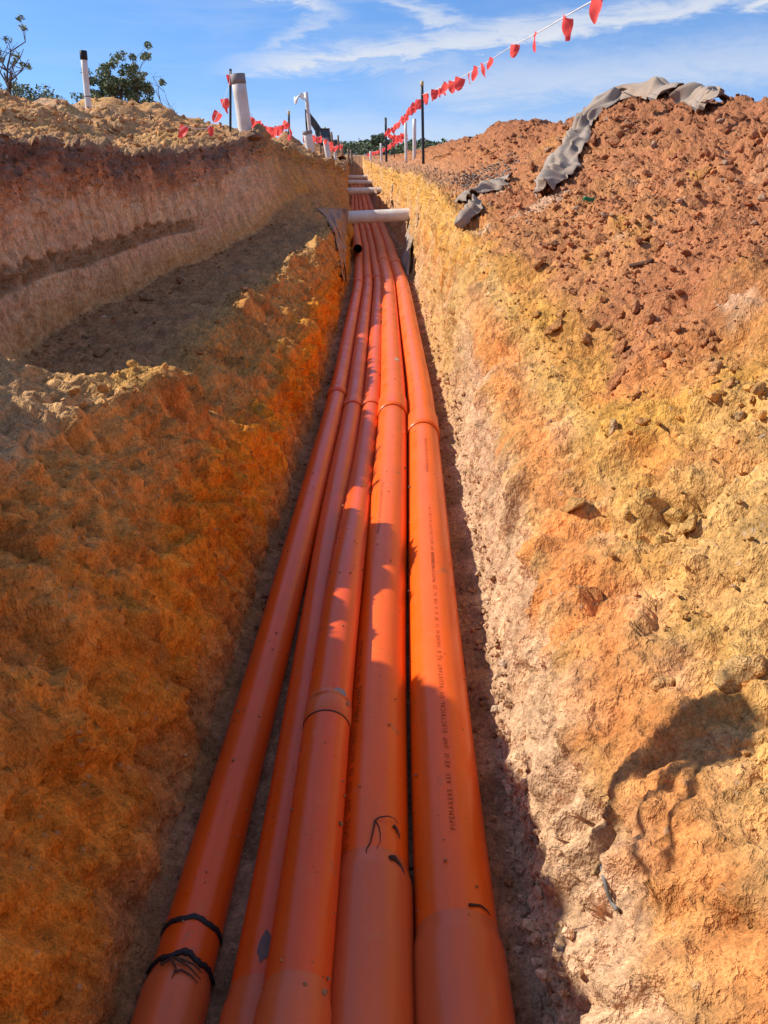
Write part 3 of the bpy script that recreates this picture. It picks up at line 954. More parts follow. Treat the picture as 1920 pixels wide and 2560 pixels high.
class Run:
    def __init__(self, key, R, zc, lift=None):
        self.y, self.x, self.z = run_path(key, R, zc, lift)
        self.R = R

    def pos(self, y):
        return Vector((float(np.interp(y, self.y, self.x)), y, float(np.interp(y, self.y, self.z))))

    def frame(self, y):
        t = (self.pos(y + .03) - self.pos(y - .03)).normalized()
        side = t.cross(Vector((0, 0, 1))).normalized()
        return t, side, side.cross(t)

    def row_y(self, row):
        lo, hi = .3, 30
        for _ in range(40):
            m_ = (lo + hi) / 2
            p = self.pos(m_) + Vector((0, 0, self.R))
            if project(p)[1] > row:
                lo = m_
            else:
                hi = m_
        return lo

    def point(self, y, ang, r):            # ang 0 = straight up, + = to the right
        t, s, u = self.frame(y)
        return self.pos(y) + (u * math.cos(ang) + s * math.sin(ang)) * r

    def tube(self, stations, seg=40, wob=0.0):
        """stations: list of (y, r)"""
        vs = []; fs = []
        for y, r in stations:
            t, s, u = self.frame(y); c = self.pos(y)
            for k in range(seg):
                q = 2 * math.pi * k / seg
                vs.append(c + (u * math.cos(q) + s * math.sin(q)) * r + t * wob * (math.sin(3 * q + 1) * .5 + math.sin(7 * q) * .3 + math.sin(13 * q + len(vs)) * .2))
        for i in range(len(stations) - 1):
            for k in range(seg):
                k2 = (k + 1) % seg
                fs.append((i*seg+k, i*seg+k2, (i+1)*seg+k2, (i+1)*seg+k))
        return vs, fs

    def part(self, name, stations, mat, parent, seg=40):
        mb = MB(); v, f = self.tube(stations, seg); mb.add(v, f)
        o = mb.build(name, mat, parent)
        return o


def lift3(y):
    return 0.098 * float(1 - sstep(1.9, 3.6, np.array(y)))


RUNS = {'P1': Run('P1', RS, ZS), 'P2': Run('P2', RS, ZS), 'P3': Run('P3', RS, ZS, lift3), 'P4': Run('P4', RL, ZL), 'P5': Run('P5', RL, ZL)}
# joints: (photo row, side that is the socket: 'near' or 'far', length)
JOINTS = {
    'P1': [(2395, 'near', .40), (975, 'far', .16), (700, 'far', .22), (640, 'near', .2)],
    'P2': [(2440, 'near', .40), (985, 'near', .16), (690, 'far', .25)],
    'P3': [(2430, 'near', .40), (1775, 'far', .085), (985, 'near', .16), (690, 'far', .3)],
    'P4': [(2120, 'near', .90), (975, 'near', .30), (645, 'far', .5)],
    'P5': [(2275, 'near', .60), (1015, 'near', .30), (652, 'far', .5)],
}
LAB = {
    'P1': 'orange conduit farthest left, close against the shaded trench wall, with a black ring',
    'P2': 'second orange conduit from the left, mostly in shade, partly under its neighbour',
    'P3': 'middle orange conduit, crossed lengthwise by the jagged shadow edge',
    'P4': 'large sunlit orange conduit second from the right, with dry roots lying on it',
    'P5': 'large orange conduit farthest right, with a line of printed text along its top',
}
for key, run in RUNS.items():
    root = thing('orange_conduit', LAB[key], 'conduit', run.pos(0.6) - Vector((0, 0, run.R)), 'orange conduits laid side by side in the trench')
    R = run.R
    inv = Matrix.Translation(-root.location)
    js = sorted([(run.row_y(r), side, ln_) for r, side, ln_ in JOINTS[key]])
    cuts = [-2.0]; bells = []
    for yj, side, ln_ in js:
        bells.append((yj - ln_, yj, 1) if side == 'near' else (yj, yj + ln_, -1))
    for k in range(3):
        bells.append((16 + 6 * k, 16.3 + 6 * k, 1))
    parts = []
    lo = -2.0
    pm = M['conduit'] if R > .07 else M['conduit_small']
    for a, b_, d in bells + [(44, 44.2, 1)]:
        ylist = [lo]
        while ylist[-1] < a + .05:
            ylist.append(ylist[-1] + (.06 if ylist[-1] < 6 else .2 if ylist[-1] < 14 else .8))
        ylist[-1] = a + .05
        parts.append(run.part('pipe_length', [(q, R) for q in ylist], pm, root))
        if a < 44:
            Rb = (R * 1.085 + .0015) if (b_ - a) > .1 else R * 1.04
            sh = min(.045, (b_ - a) * .3)
            n = max(4, int((b_ - a) / .06))
            mids = [a + sh + (b_ - a - sh) * i / n for i in range(n + 1)]
            if d == 1:      # shoulder at the far end, mouth towards the camera
                mids = [a + (b_ - sh - a) * i / n for i in range(n + 1)]
                st = [(a + .0005, R * .9), (a, Rb - .004), (a + .002, Rb)] + [(q, Rb) for q in mids[1:]] + [(b_ - sh * .66, R + (Rb - R) * .82), (b_ - sh * .33, R + (Rb - R) * .3), (b_ + .004, R + .0006)]
            else:
                st = [(a - .004, R + .0006), (a + sh * .33, R + (Rb - R) * .3), (a + sh * .66, R + (Rb - R) * .82)] + [(q, Rb) for q in mids] + [(b_ - .002, Rb), (b_, Rb - .004), (b_ + .0005, R * .9)]
                # mouth towards the camera instead where the photo shows a dark lip
                st = [(a + .0005, R * .9), (a, Rb - .004), (a + .002, Rb)] + [(q, Rb) for q in mids[1:-1]] + [(b_ - sh * .66, R + (Rb - R) * .82), (b_ - sh * .33, R + (Rb - R) * .3), (b_ + .004, R + .0006)]
            sk = run.part('socket', st, M['socket'] if a < 1.6 else pm, root)
            if 0.5 < a < 14:
                v, f = run.tube([(a - .003, R + .0005), (a - .002, R + .0016), (a + .0005, R + .0016), (a + .001, R)], 40)
                parts.append(MB().add(v, f).build('seal', M['rubber'], root))
            parts.append(sk)
        lo = b_ - .05
    if key == 'P1':
        yb = run.row_y(2295)
        v, f = run.tube([(yb - .006, R), (yb - .0055, R + .003), (yb + .004, R + .0035), (yb + .005, R)], 40, .006)
        parts.append(MB().add(v, f).build('black_ring', M['rubber'], root))
        ym = run.row_y(2392)
        v, f = run.tube([(ym - .004, R), (ym - .003, R * 1.085 + .003), (ym + .004, R * 1.05 + .003), (ym + .010, R)], 60, .011)
        parts.append(MB().add(v, f).build('black_ring', M['rubber'], root))
    # printed lines
    prints = {'P5': [(2075, 'PIPEMAKERS  REF  XE-U  UHP  ELECTRICAL  UV  RESISTANT  XC 8  34UHD-U  11  SP  U  X  150  XL  225  MHXP/UPVC  ORANGE', .012, .10),
                     (1420, 'PIPEMAKERS UHP 160 0.2 150 U-PVC XC U HD 11 SP', .012, .11), (1180, 'PIPEMAKERS UHP 150 ELECTRICAL AS/NZS 2053', .012, .12)],
              'P4': [(2125, 'HD-UPVC  UHP  150  SN  ELECTRICAL  CABLE  DUCT  REF  XE-U  MAKERS', .013, -.62),
                     (1795, 'PIPEMAKERS', .015, -.52), (1330, 'PIPEMAKERS 150 HD ELECTRICAL CONDUIT U-PVC 11', .012, -.30)]}
    for row, txt, size, ang in prints.get(key, []):
        cu = bpy.data.curves.new('print', 'FONT'); cu.body = txt; cu.size = size * 1.35
        cu.space_character = 1.35
        ob = bpy.data.objects.new('print', cu)
        COL.objects.link(ob)
        dg = bpy.context.evaluated_depsgraph_get()
        me = bpy.data.meshes.new_from_object(ob.evaluated_get(dg))
        bpy.data.objects.remove(ob)
        y0 = run.row_y(row)
        for v in me.vertices:
            s_, w_ = v.co.x, v.co.y
            v.co = run.point(y0 + s_, ang - w_ / R, R + .0009)
        me.materials.clear()
        pt = link('printed_text', me, M['print'], root); pt['kind'] = 'stuff'; parts.append(pt)
    for p in parts:
        p.matrix_parent_inverse = inv

# ------------------------------------------------------------------ geotextile sheets
def cloth_sheet(name, grid, mat, label, cat, thick=.003, group=None):
    """grid: rows of points"""
    nr, nc = len(grid), len(grid[0])
    V = [tuple(p) for r in grid for p in r]
    F = [(i*nc+j, i*nc+j+1, (i+1)*nc+j+1, (i+1)*nc+j) for i in range(nr-1) for j in range(nc-1)]
    me = bpy.data.meshes.new(name); me.from_pydata(V, [], F)
    me.polygons.foreach_set('use_smooth', [True] * len(F)); me.update()
    o = link(name, me, mat)
    md = o.modifiers.new('thickness', 'SOLIDIFY'); md.thickness = thick; md.offset = 0
    return tag(o, label, cat, group)


def nz(x, y, z=0.0, seed=0):
    return float(perlin(np.array([x]), np.array([y]), np.array([z]), seed)[0])


def resample(pts, n):
    P = np.array(pts, float)
    d = np.concatenate([[0], np.cumsum(np.linalg.norm(np.diff(P, axis=0), axis=1))])
    t = np.linspace(0, d[-1], n)
    return np.stack([np.interp(t, d, P[:, k]) for k in range(P.shape[1])], 1), d[-1]


def draped(name, pix, widths, mat, label, cat, n=70, m_=22, lift=.035, seed=1, bulge=.07):
    """strip laid over the ground along a line seen in the photograph"""
    P3 = []
    for px, py in pix:
        p = None
        for dy in range(0, 90, 4):
            p, nn = hit(px, py + dy)
            if p is not None and p.y < 14:
                break
            p = None
        if p is not None:
            P3.append(tuple(p))
    C3, length = resample(P3, n)
    for k in range(3):
        C3[:, k] = smooth(C3[:, k], 1.6)
    wv = np.interp(np.linspace(0, 1, n), np.linspace(0, 1, len(widths)), widths)
    grid = []
    for i in range(n):
        t = Vector(C3[min(i+1, n-1)] - C3[max(i-1, 0)]).normalized()
        side = t.cross(Vector((-.5, -.35, .8))).normalized()
        row = []
        for j in range(m_):
            w = (j / (m_ - 1) - .5)
            q = Vector(C3[i]) + side * (w * wv[i] + .03 * nz(i * .12, seed * 3.3, 0, seed))
            loc, nn, ii, dd = BVH.find_nearest(q)
            if loc is None:
                loc, nn = q, Vector((0, 0, 1))
            if nn.z < 0:
                nn = -nn
            fold = .022 * math.sin(w * 17 + 5 * nz(i * .09, w, 0, seed + 3)) + .045 * nz(i * .16, w * 4.5, 0, seed + 5) + .02 * nz(i * .5, w * 9, 0, seed + 9)
            b = bulge * (1 - (2 * w) ** 2)
            row.append(loc + nn * max(.004, lift + b + fold * (1 - .5 * abs(2 * w))))
        grid.append(row)
    G = np.array([[tuple(p) for p in r] for r in grid])
    for _ in range(4):
        P_ = np.pad(G, ((1, 1), (1, 1), (0, 0)), mode='edge')
        G = (P_[:-2, 1:-1] + P_[2:, 1:-1] + P_[1:-1, :-2] + P_[1:-1, 2:] + 2 * G) / 6
    for i in range(n):
        for j in range(m_):
            w = (j / (m_ - 1) - .5)
            G[i, j] += np.array((-.55, -.35, .75)) * (.012 + .028 * math.sin(w * 15 + 9 * nz(i * .06, w * .8, 0, seed)) * (1 - abs(2 * w)) + .030 * nz(i * .22, w * 4, 0, seed + 4) + .016 * abs(nz(i * .45, w * 9, 0, seed + 6)))
    return cloth_sheet(name, [[Vector(p) for p in r] for r in G], mat, label, cat)


draped('geotextile_strip', [(1366, 492), (1392, 455), (1405, 420), (1428, 385), (1448, 350), (1462, 322), (1490, 290), (1520, 262), (1550, 244), (1590, 232), (1640, 236), (1690, 250)],
       [.10, .24, .36, .34, .30, .26, .28, .30, .30, .28, .25], M['geo_grey'],
       'long grey geotextile strip draped over the spoil heap from crest to foot', 'geotextile', 110, 26, .02, 4, .07)
draped('geotextile_strip', [(1700, 262), (1725, 258), (1750, 256), (1775, 262), (1795, 272)], [.14, .26, .28, .16], M['geo_grey'],
       'short grey geotextile hump on the crest of the spoil heap, right of the long strip', 'geotextile', 40, 18, .015, 9, .09)
draped('geotextile_scrap', [(1188, 502), (1210, 482), (1235, 468), (1258, 460), (1275, 462)], [.10, .40, .48, .38, .14], M['geo_grey'],
       'grey geotextile scrap heaped on the gravel at the foot of the spoil heap', 'geotextile', 40, 20, .006, 14, .05)
draped('geotextile_scrap', [(1150, 582), (1168, 562), (1186, 540), (1194, 515)], [.05, .17, .15, .06], M['geo_grey'],
       'small crumpled grey geotextile tail below the gravel by the trench edge', 'geotextile', 30, 14, .015, 19, .05)

# sheet hanging down the left side of the trench below the first crossing pipe
YC1 = 12.1


def hanging(name, top, bottom, mat, label, seed, amp=.05, n=44, m_=36, folds=6):
    """top, bottom: lists of points"""
    A, _ = resample([tuple(p) for p in top], m_); B, _ = resample([tuple(p) for p in bottom], m_)
    grid = []
    for i in range(n):
        s = i / (n - 1)
        row = []
        for j in range(m_):
            w = j / (m_ - 1)
            p = Vector(A[j] * (1 - s) + B[j] * s)
            f = amp * (math.sin(w * folds * math.pi + 3 * nz(s * 2, w * 2, 0, seed)) * (.35 + .65 * s) + 1.2 * nz(w * 6, s * 3, 0, seed + 2))
            p += Vector((.8 * f, -.7 * f, .4 * amp * nz(w * 5, s * 6, 1, seed)))
            row.append(p)
        grid.append(row)
    return cloth_sheet(name, grid, mat, label, 'geotextile')


def clung(name, left, right, ymax, mat, label, seed, amp=.05, n=40, m_=34, folds=5):
    """sheet clinging to the bank, from its left and right edges in the photograph"""
    A, _ = resample(left, n); B, _ = resample(right, n)
    dep = np.zeros((n, m_)); 
    for i in range(n):
        for j in range(m_):
            w = j / (m_ - 1); q = A[i] * (1 - w) + B[i] * w
            p, nn = hit(*q)
            dep[i, j] = min(p.y, ymax - .02 * w) if p is not None else ymax
    for _ in range(6):                      # pulled taut over the bumps
        d2 = np.pad(dep, 1, mode='edge')
        dep = np.minimum(dep, (d2[:-2, 1:-1] + d2[2:, 1:-1] + d2[1:-1, :-2] + d2[1:-1, 2:]) / 4)
    grid = []
    for i in range(n):
        row = []
        for j in range(m_):
            w = j / (m_ - 1); s_ = i / (n - 1); q = A[i] * (1 - w) + B[i] * w
            f = amp * (.8 * math.sin(w * folds * math.pi + 4 * nz(s_ * 2.5, w * 2, 0, seed)) + 1.5 * nz(w * 5, s_ * 4, 0, seed + 2) + 1)
            row.append(at_y(q[0], q[1], dep[i, j] - .03 - abs(f)))
        grid.append(row)
    return cloth_sheet(name, grid, mat, label, 'geotextile')


clung('geotextile_sheet', [(788, 520), (812, 538), (836, 585), (849, 645), (858, 700)], [(872, 522), (869, 560), (866, 610), (864, 660), (868, 706)], 12.0, M['geo_brown'],
      'brown geotextile sheet sagging down the left trench side under the first white crossing pipe', 3)
hanging('geotextile_sheet', [at_y(1022, 562, 11.9), at_y(1030, 560, 11.7), at_y(1034, 560, 11.4)],
        [at_y(1000, 668, 11.2), at_y(1012, 686, 10.6), at_y(1022, 690, 10.0)], M['geo_grey'],
        'grey geotextile hanging down the right trench wall below the first white crossing pipe', 8, .03, 40, 24, 4)
hanging('geotextile_sheet', [at_y(934, 470, 20.6), at_y(942, 468, 20.3)], [at_y(930, 500, 20.5), at_y(941, 520, 20.0)], M['geo_brown'],
        'dusty geotextile wrapped round the right end of the second white crossing pipe', 12, .03, 20, 12, 3)

# ------------------------------------------------------------------ white crossing pipes
def crossing(px0, py0, px1, py1, y, R, label, ext=.35):
    a = at_y(px0, py0, y); b = at_y(px1, py1, y)
    d = (b - a).normalized()
    a2, b2 = a - d * ext, b + d * ext
    root = thing('white_pipe', label, 'pipe', a2, 'white pipes crossing the trench')
    mb = MB(); mb.tube([a2 + (b2 - a2) * t for t in np.linspace(0, 1, 30)], R, 36)
    o = mb.build('pipe_length', M['pvc'], root); o.matrix_parent_inverse = Matrix.Translation(-a2)
    return root


crossing(868, 544, 1034, 536, YC1, .088, 'nearest white pipe crossing the trench, sunlit along its top')
crossing(874, 478, 938, 477, 20.5, .08, 'second white pipe across the trench, its left half in shade')
crossing(884, 456, 918, 456, 29, .08, 'third white pipe across the trench, shaded and dusty')
crossing(882, 443, 908, 443, 36, .08, 'farthest white pipe across the trench, a thin sunlit line')

# open end of a shorter conduit lying above the left run
pe = at_y(895, 622, 11.6); ro = .062
oc = thing('orange_conduit', 'short orange conduit with a black open end beside the brown geotextile', 'conduit', pe)
mb = MB()
q0 = pe; q1 = at_y(888, 572, 14.2); q1.z = pe.z + .05
dd = (q1 - q0).normalized()
mb.tube([q0 + dd * t for t in np.linspace(0, (q1 - q0).length, 12)], ro, 28, cap=False)
p1_ = mb.build('pipe_length', M['conduit_small'], oc)
mb = MB(); mb.tube([q0 + dd * t for t in (0.0, .4, .8)], ro - .006, 28, cap=True)
mb.f.pop(-2)
p2_ = mb.build('pipe_inside', M['inside'], oc)
for p in (p1_, p2_):
    p.matrix_parent_inverse = Matrix.Translation(-pe)

# ------------------------------------------------------------------ posts, stakes and upright pipes
def upright(name, top, base, y, R, mat, label, cat, group, cap=None, cap_len=.05, cap_mat=None, seg=16, sink=.25, cap_r=1.12, band=None):
    a = at_y(*base, y); b = at_y(*top, y)
    d = (b - a).normalized()
    foot = a - d * sink
    root = thing(name, label, cat, a, group)
    inv = Matrix.Translation(-a)
    mb = MB(); mb.tube([foot + d * t for t in np.linspace(0, (b - foot).length, 6)], R, seg)
    parts = [mb.build('shaft', mat, root)]
    if cap:
        mb = MB(); mb.tube([b - d * cap_len, b - d * cap_len * .5, b + d * .004, b + d * .008], [R * cap_r, R * cap_r, R * cap_r, R * cap_r * .9], seg)
        parts.append(mb.build(cap, cap_mat, root))
    if band:
        q = a + (b - a) * band
        mb = MB(); mb.tube([q - d * .006, q + d * .006], R * 1.06, seg)
        parts.append(mb.build('joint_ring', M['pvc_cap'], root))
    for p in parts:
        p.matrix_parent_inverse = inv
    return root, a, b


gp = 'white upright pipes along the trench'
gs = 'black stakes that carry the bunting'
upright('upright_pipe', (208, 128), (223, 288), 10.2, .036, M['pvc'], 'tall thin white pipe with a black cap, left of the green trees', 'pipe', gp, 'black_cap', .085, M['rubber'], 16, .4, 1.16, .30)
upright('upright_pipe', (594, 186), (616, 345), 10.9, .087, M['pvc'], 'thick leaning white pipe with a grey taped top on the left bank', 'pipe', gp, 'grey_band', .105, M['pvc_cap'], 28, .4, 1.04)
st1 = upright('stake', (576, 172), (576, 318), 11.2, .016, M['black'], 'black stake standing against the thick leaning white pipe', 'stake', gs)
st2 = upright('stake', (722, 278), (723, 368), 17.5, .022, M['black'], 'black stake with a pale top on the left bank, mid way', 'stake', gs, 'pale_cap', .06, M['cream'])
upright('upright_pipe', (716, 350), (717, 372), 17.3, .05, M['pvc'], 'short pale pipe stub at the foot of the left mid-way stake', 'pipe', gp)
fp = upright('flag_pole', (765, 231), (776, 340), 17.0, .036, M['pvc'], 'tall pale pole with a white rag tied at its top', 'pole', gp)
upright('upright_pipe', (768, 328), (775, 376), 16.6, .085, M['pvc'], 'stout white pipe with a grey collar at the foot of the rag pole', 'pipe', gp, 'collar', .05, M['pvc_cap'], 24, .3, 1.15)
upright('upright_pipe', (813, 346), (820, 386), 24, .08, M['pvc'], 'white pipe with a capped top in front of the excavator', 'pipe', gp, 'collar', .05, M['pvc_cap'], 20, .3, 1.18)
st3 = upright('stake', (802, 330), (802, 383), 23, .018, M['black'], 'thin black stake in front of the excavator cab', 'stake', gs)
for (tx, ty, bx_, by_, y, r, lab) in [(837, 366, 838, 388, 29, .05, 'low white pipe just right of the excavator'),
                                     (855, 371, 856, 395, 33, .06, 'white pipe beside the far wooden lath, left side'),
                                     (845, 338, 848, 392, 31, .035, 'pale wooden lath with a ragged top, left of the far trees'),
                                     (828, 330, 836, 390, 30, .035, 'leaning pale lath behind the capped white pipe'),
                                     (853, 352, 854, 392, 36, .03, 'small dark lath in front of the far trees, left side'),
                                     (870, 372, 872, 398, 42, .05, 'pale far lath left of the trench end'),
                                     (877, 374, 880, 399, 44, .05, 'second pale far lath left of the trench end'),
                                     (926, 378, 927, 400, 40, .05, 'white far stub with a pale foot at the right end of the trench')]:
    upright('lath' if 'lath' in lab else 'upright_pipe', (tx, ty), (bx_, by_), y, r, M['wood'] if 'lath' in lab else M['pvc'], lab, 'lath' if 'lath' in lab else 'pipe', 'small far markers', seg=8, sink=.3)
st4 = upright('stake', (1055, 204), (1058, 380), 16.0, .026, M['black'], 'tall black stake with a cream cap carrying the right bunting', 'stake', gs, 'cream_cap', .07, M['cream'], 14, .4, 1.2)
st5 = upright('stake', (964, 294), (966, 397), 25, .033, M['black'], 'black stake at the corner of the zigzag bunting, right of the trench', 'stake', gs, None, .05, None, 12, .4)
st6 = upright('stake', (985, 333), (986, 392), 30, .022, M['black'], 'thin dark stake just behind the zigzag bunting', 'stake', gs, None, .05, None, 10, .4)
wp1 = upright('upright_pipe', (1014, 307), (1015, 382), 20.5, .034, M['pvc'], 'left of the two white pipes on the right bank', 'pipe', gp)
wp2 = upright('upright_pipe', (1036, 297), (1036, 380), 19.5, .042, M['pvc'], 'right and taller of the two white pipes on the right bank', 'pipe', gp)
upright('upright_pipe', (952, 358), (954, 398), 30, .04, M['pvc'], 'slim white pipe left of the zigzag bunting stake', 'pipe', gp)
stN = at_y(1620, -60, 4.0)

# the rag
a = fp[2]
g = []
for i in range(9):
    row = []
    for j in range(14):
        u = j / 13; v = i / 8
        row.append(a + Vector((-.03 - .21 * u, .05 * math.sin(u * 7) + .03 * math.sin(v * 5 + u * 3), -.02 - .04 * u - .085 * v * (1 + .5 * math.sin(u * 9)) + .03 * math.sin(u * 6))))
    g.append(row)
cloth_sheet('rag', g, M['rag'], 'white rag streaming left from the top of the pale pole', 'rag', .004)

# ------------------------------------------------------------------ bunting
def flag_mesh(seed):
    """a round-ended plastic pennant, curled; hangs from the origin along -z, width along x"""
    r = random.Random(seed)
    nu, nv = 9, 8
    curl = r.uniform(-1.0, 1.0); fold = r.uniform(.2, .9) * r.choice((-1, 1))
    vs = []; fs = []
    for i in range(nv):
        v = i / (nv - 1)
        hw = .068 * math.sqrt(max(0.02, 1 - (max(0, v - .15) / .86) ** 2.2))
        for j in range(nu):
            u = j / (nu - 1) * 2 - 1
            x = u * hw
            y = curl * .05 * v * v + fold * .035 * abs(u) ** 1.5 * (1 - .3 * v) + .006 * math.sin(7 * v + 3 * u)
            vs.append((x * (1 - .25 * abs(fold)), y, -v * .15 * (1 - .12 * abs(curl))))
    for i in range(nv - 1):
        for j in range(nu - 1):
            fs.append((i*nu+j, i*nu+j+1, (i+1)*nu+j+1, (i+1)*nu+j))
    me = bpy.data.meshes.new('flag'); me.from_pydata(vs, [], fs)
    me.polygons.foreach_set('use_smooth', [True] * len(fs)); me.materials.append(M['flag']); me.update()
    return me


nt = M['flag'].node_tree
tb = nt.nodes.new('ShaderNodeBsdfTranslucent'); tb.inputs['Color'].default_value = (1.0, .13, .11, 1)
ms = nt.nodes.new('ShaderNodeMixShader'); ms.inputs[0].default_value = .6
nt.links.new(nt.nodes['Principled BSDF'].outputs[0], ms.inputs[1]); nt.links.new(tb.outputs[0], ms.inputs[2])
nt.links.new(ms.outputs[0], [n for n in nt.nodes if n.type == 'OUTPUT_MATERIAL'][0].inputs['Surface'])
FLAGS = [flag_mesh(s) for s in range(8)]


def bunting(pts, label, flags, seed, rope_r=.003, size=1.0, wind=.5):
    """pts: 3-D line; flags: number of flags or list of positions 0..1"""
    P, length = resample([tuple(p) for p in pts], 60)
    root = thing('bunting', label, 'bunting', P[0], 'red bunting strung along the trench')
    inv = Matrix.Translation(-root.location)
    mb = MB(); mb.tube([Vector(p) for p in P], rope_r, 6)
    o = mb.build('rope', M['rope'], root); o.matrix_parent_inverse = inv
    r = random.Random(seed)
    ts = flags if isinstance(flags, list) else [(i + .5 + r.uniform(-.25, .25)) / flags for i in range(flags)]
    for t in ts:
        k = t * 59; i = min(58, int(k)); p = Vector(P[i]).lerp(Vector(P[i + 1]), k - i)
        tg = Vector(P[i + 1] - P[i]).normalized()
        f = link('flag', FLAGS[r.randrange(8)], None, root)
        # mostly broadside to the trench, blown about
        ang = math.atan2(tg.y, tg.x) * .35 + r.uniform(-.9, .9)
        f.matrix_parent_inverse = inv
        sc = size * r.uniform(.8, 1.1)
        f.matrix_basis = Matrix.Translation(p) @ Matrix.Rotation(ang, 4, 'Z') @ Matrix.Rotation(r.uniform(-.3, wind), 4, 'X') @ Matrix.Rotation(r.uniform(-.35, .6), 4, 'Y') @ Matrix.Diagonal((sc, sc, sc, 1))
    return root


rp = [(1555, -35, 4.6), (1500, 2, 5.4), (1455, 26, 6.1), (1410, 52, 6.9), (1360, 82, 7.9), (1320, 104, 8.8), (1290, 118, 9.6), (1250, 143, 10.5), (1225, 160, 11.2), (1185, 184, 12.2), (1150, 204, 13.1), (1100, 228, 14.6), (1056, 246, 15.95)]
bunting([at_y(px, py - 9, d) for px, py, d in rp], 'long red bunting rising from the cream-capped stake to the upper edge of the picture',
        [.07, .20, .325, .445, .56, .615, .645, .70, .745, .79, .825, .86, .885, .91, .94, .965, .985], 3, .0045, 1.15, .25)
rp = [(1056, 247, 15.95), (1040, 258, 17.5), (1022, 276, 19.5), (1005, 296, 21.5), (985, 316, 23.5), (966, 327, 24.9)]
bunting([at_y(*q) for q in rp], 'red bunting between the cream-capped stake and the zigzag corner stake', 20, 5, .004, 1.1)
rp = [(966, 330, 24.9), (980, 338, 24), (996, 338, 22.5), (1014, 332, 20.6)]
bunting([at_y(*q) for q in rp], 'upper arm of the zigzag bunting, from the corner stake to the white pipe', 16, 8, .004, 1.0)
rp = [(1014, 334, 20.6), (990, 348, 26), (970, 364, 31), (950, 376, 36), (932, 380, 40), (921, 384, 43)]
bunting([at_y(*q) for q in rp], 'lower arm of the zigzag bunting, running off to the far trench end', 36, 11, .005, 1.15)
rp = [(576, 178, 11.15), (575, 200, 11.1), (571, 218, 11.0), (566, 232, 10.8), (560, 250, 10.4), (551, 272, 9.9), (535, 304, 9.4), (519, 322, 9.0), (490, 322, 8.7), (462, 316, 8.5), (448, 326, 8.4)]
bunting([at_y(*q) for q in rp], 'red bunting sliding from the left stake down onto the spoil', [.02, .27, .34, .52, .74, .95], 21, .003, .85)
rp = [(627, 285, 10.95), (634, 298, 11.4), (646, 308, 12.2), (664, 316, 13.5), (684, 319, 15), (704, 313, 16.4), (722, 303, 17.5)]
bunting([at_y(*q) for q in rp], 'sagging red bunting between the thick leaning pipe and the pale-topped stake', 13, 24, .004, 1.15)
rp = [(722, 306, 17.5), (722, 318, 17.45), (724, 334, 17.4), (723, 350, 17.35)]
bunting([at_y(*q) for q in rp], 'loose red tail hanging down the pale-topped stake', 4, 27, .004, .75)
rp = [(757, 346, 17), (766, 338, 17.4), (778, 336, 19), (792, 345, 21.5), (802, 340, 23), (812, 348, 23.5), (824, 355, 24.5)]
bunting([at_y(*q) for q in rp], 'red bunting sagging in front of the excavator', 10, 30, .004, 1.05)
rp = [(824, 352, 24.5), (834, 370, 27), (845, 362, 31), (850, 368, 32), (855, 360, 33)]
bunting([at_y(*q) for q in rp], 'small red bunting bundle on the far laths', 12, 33, .005, 1.2)

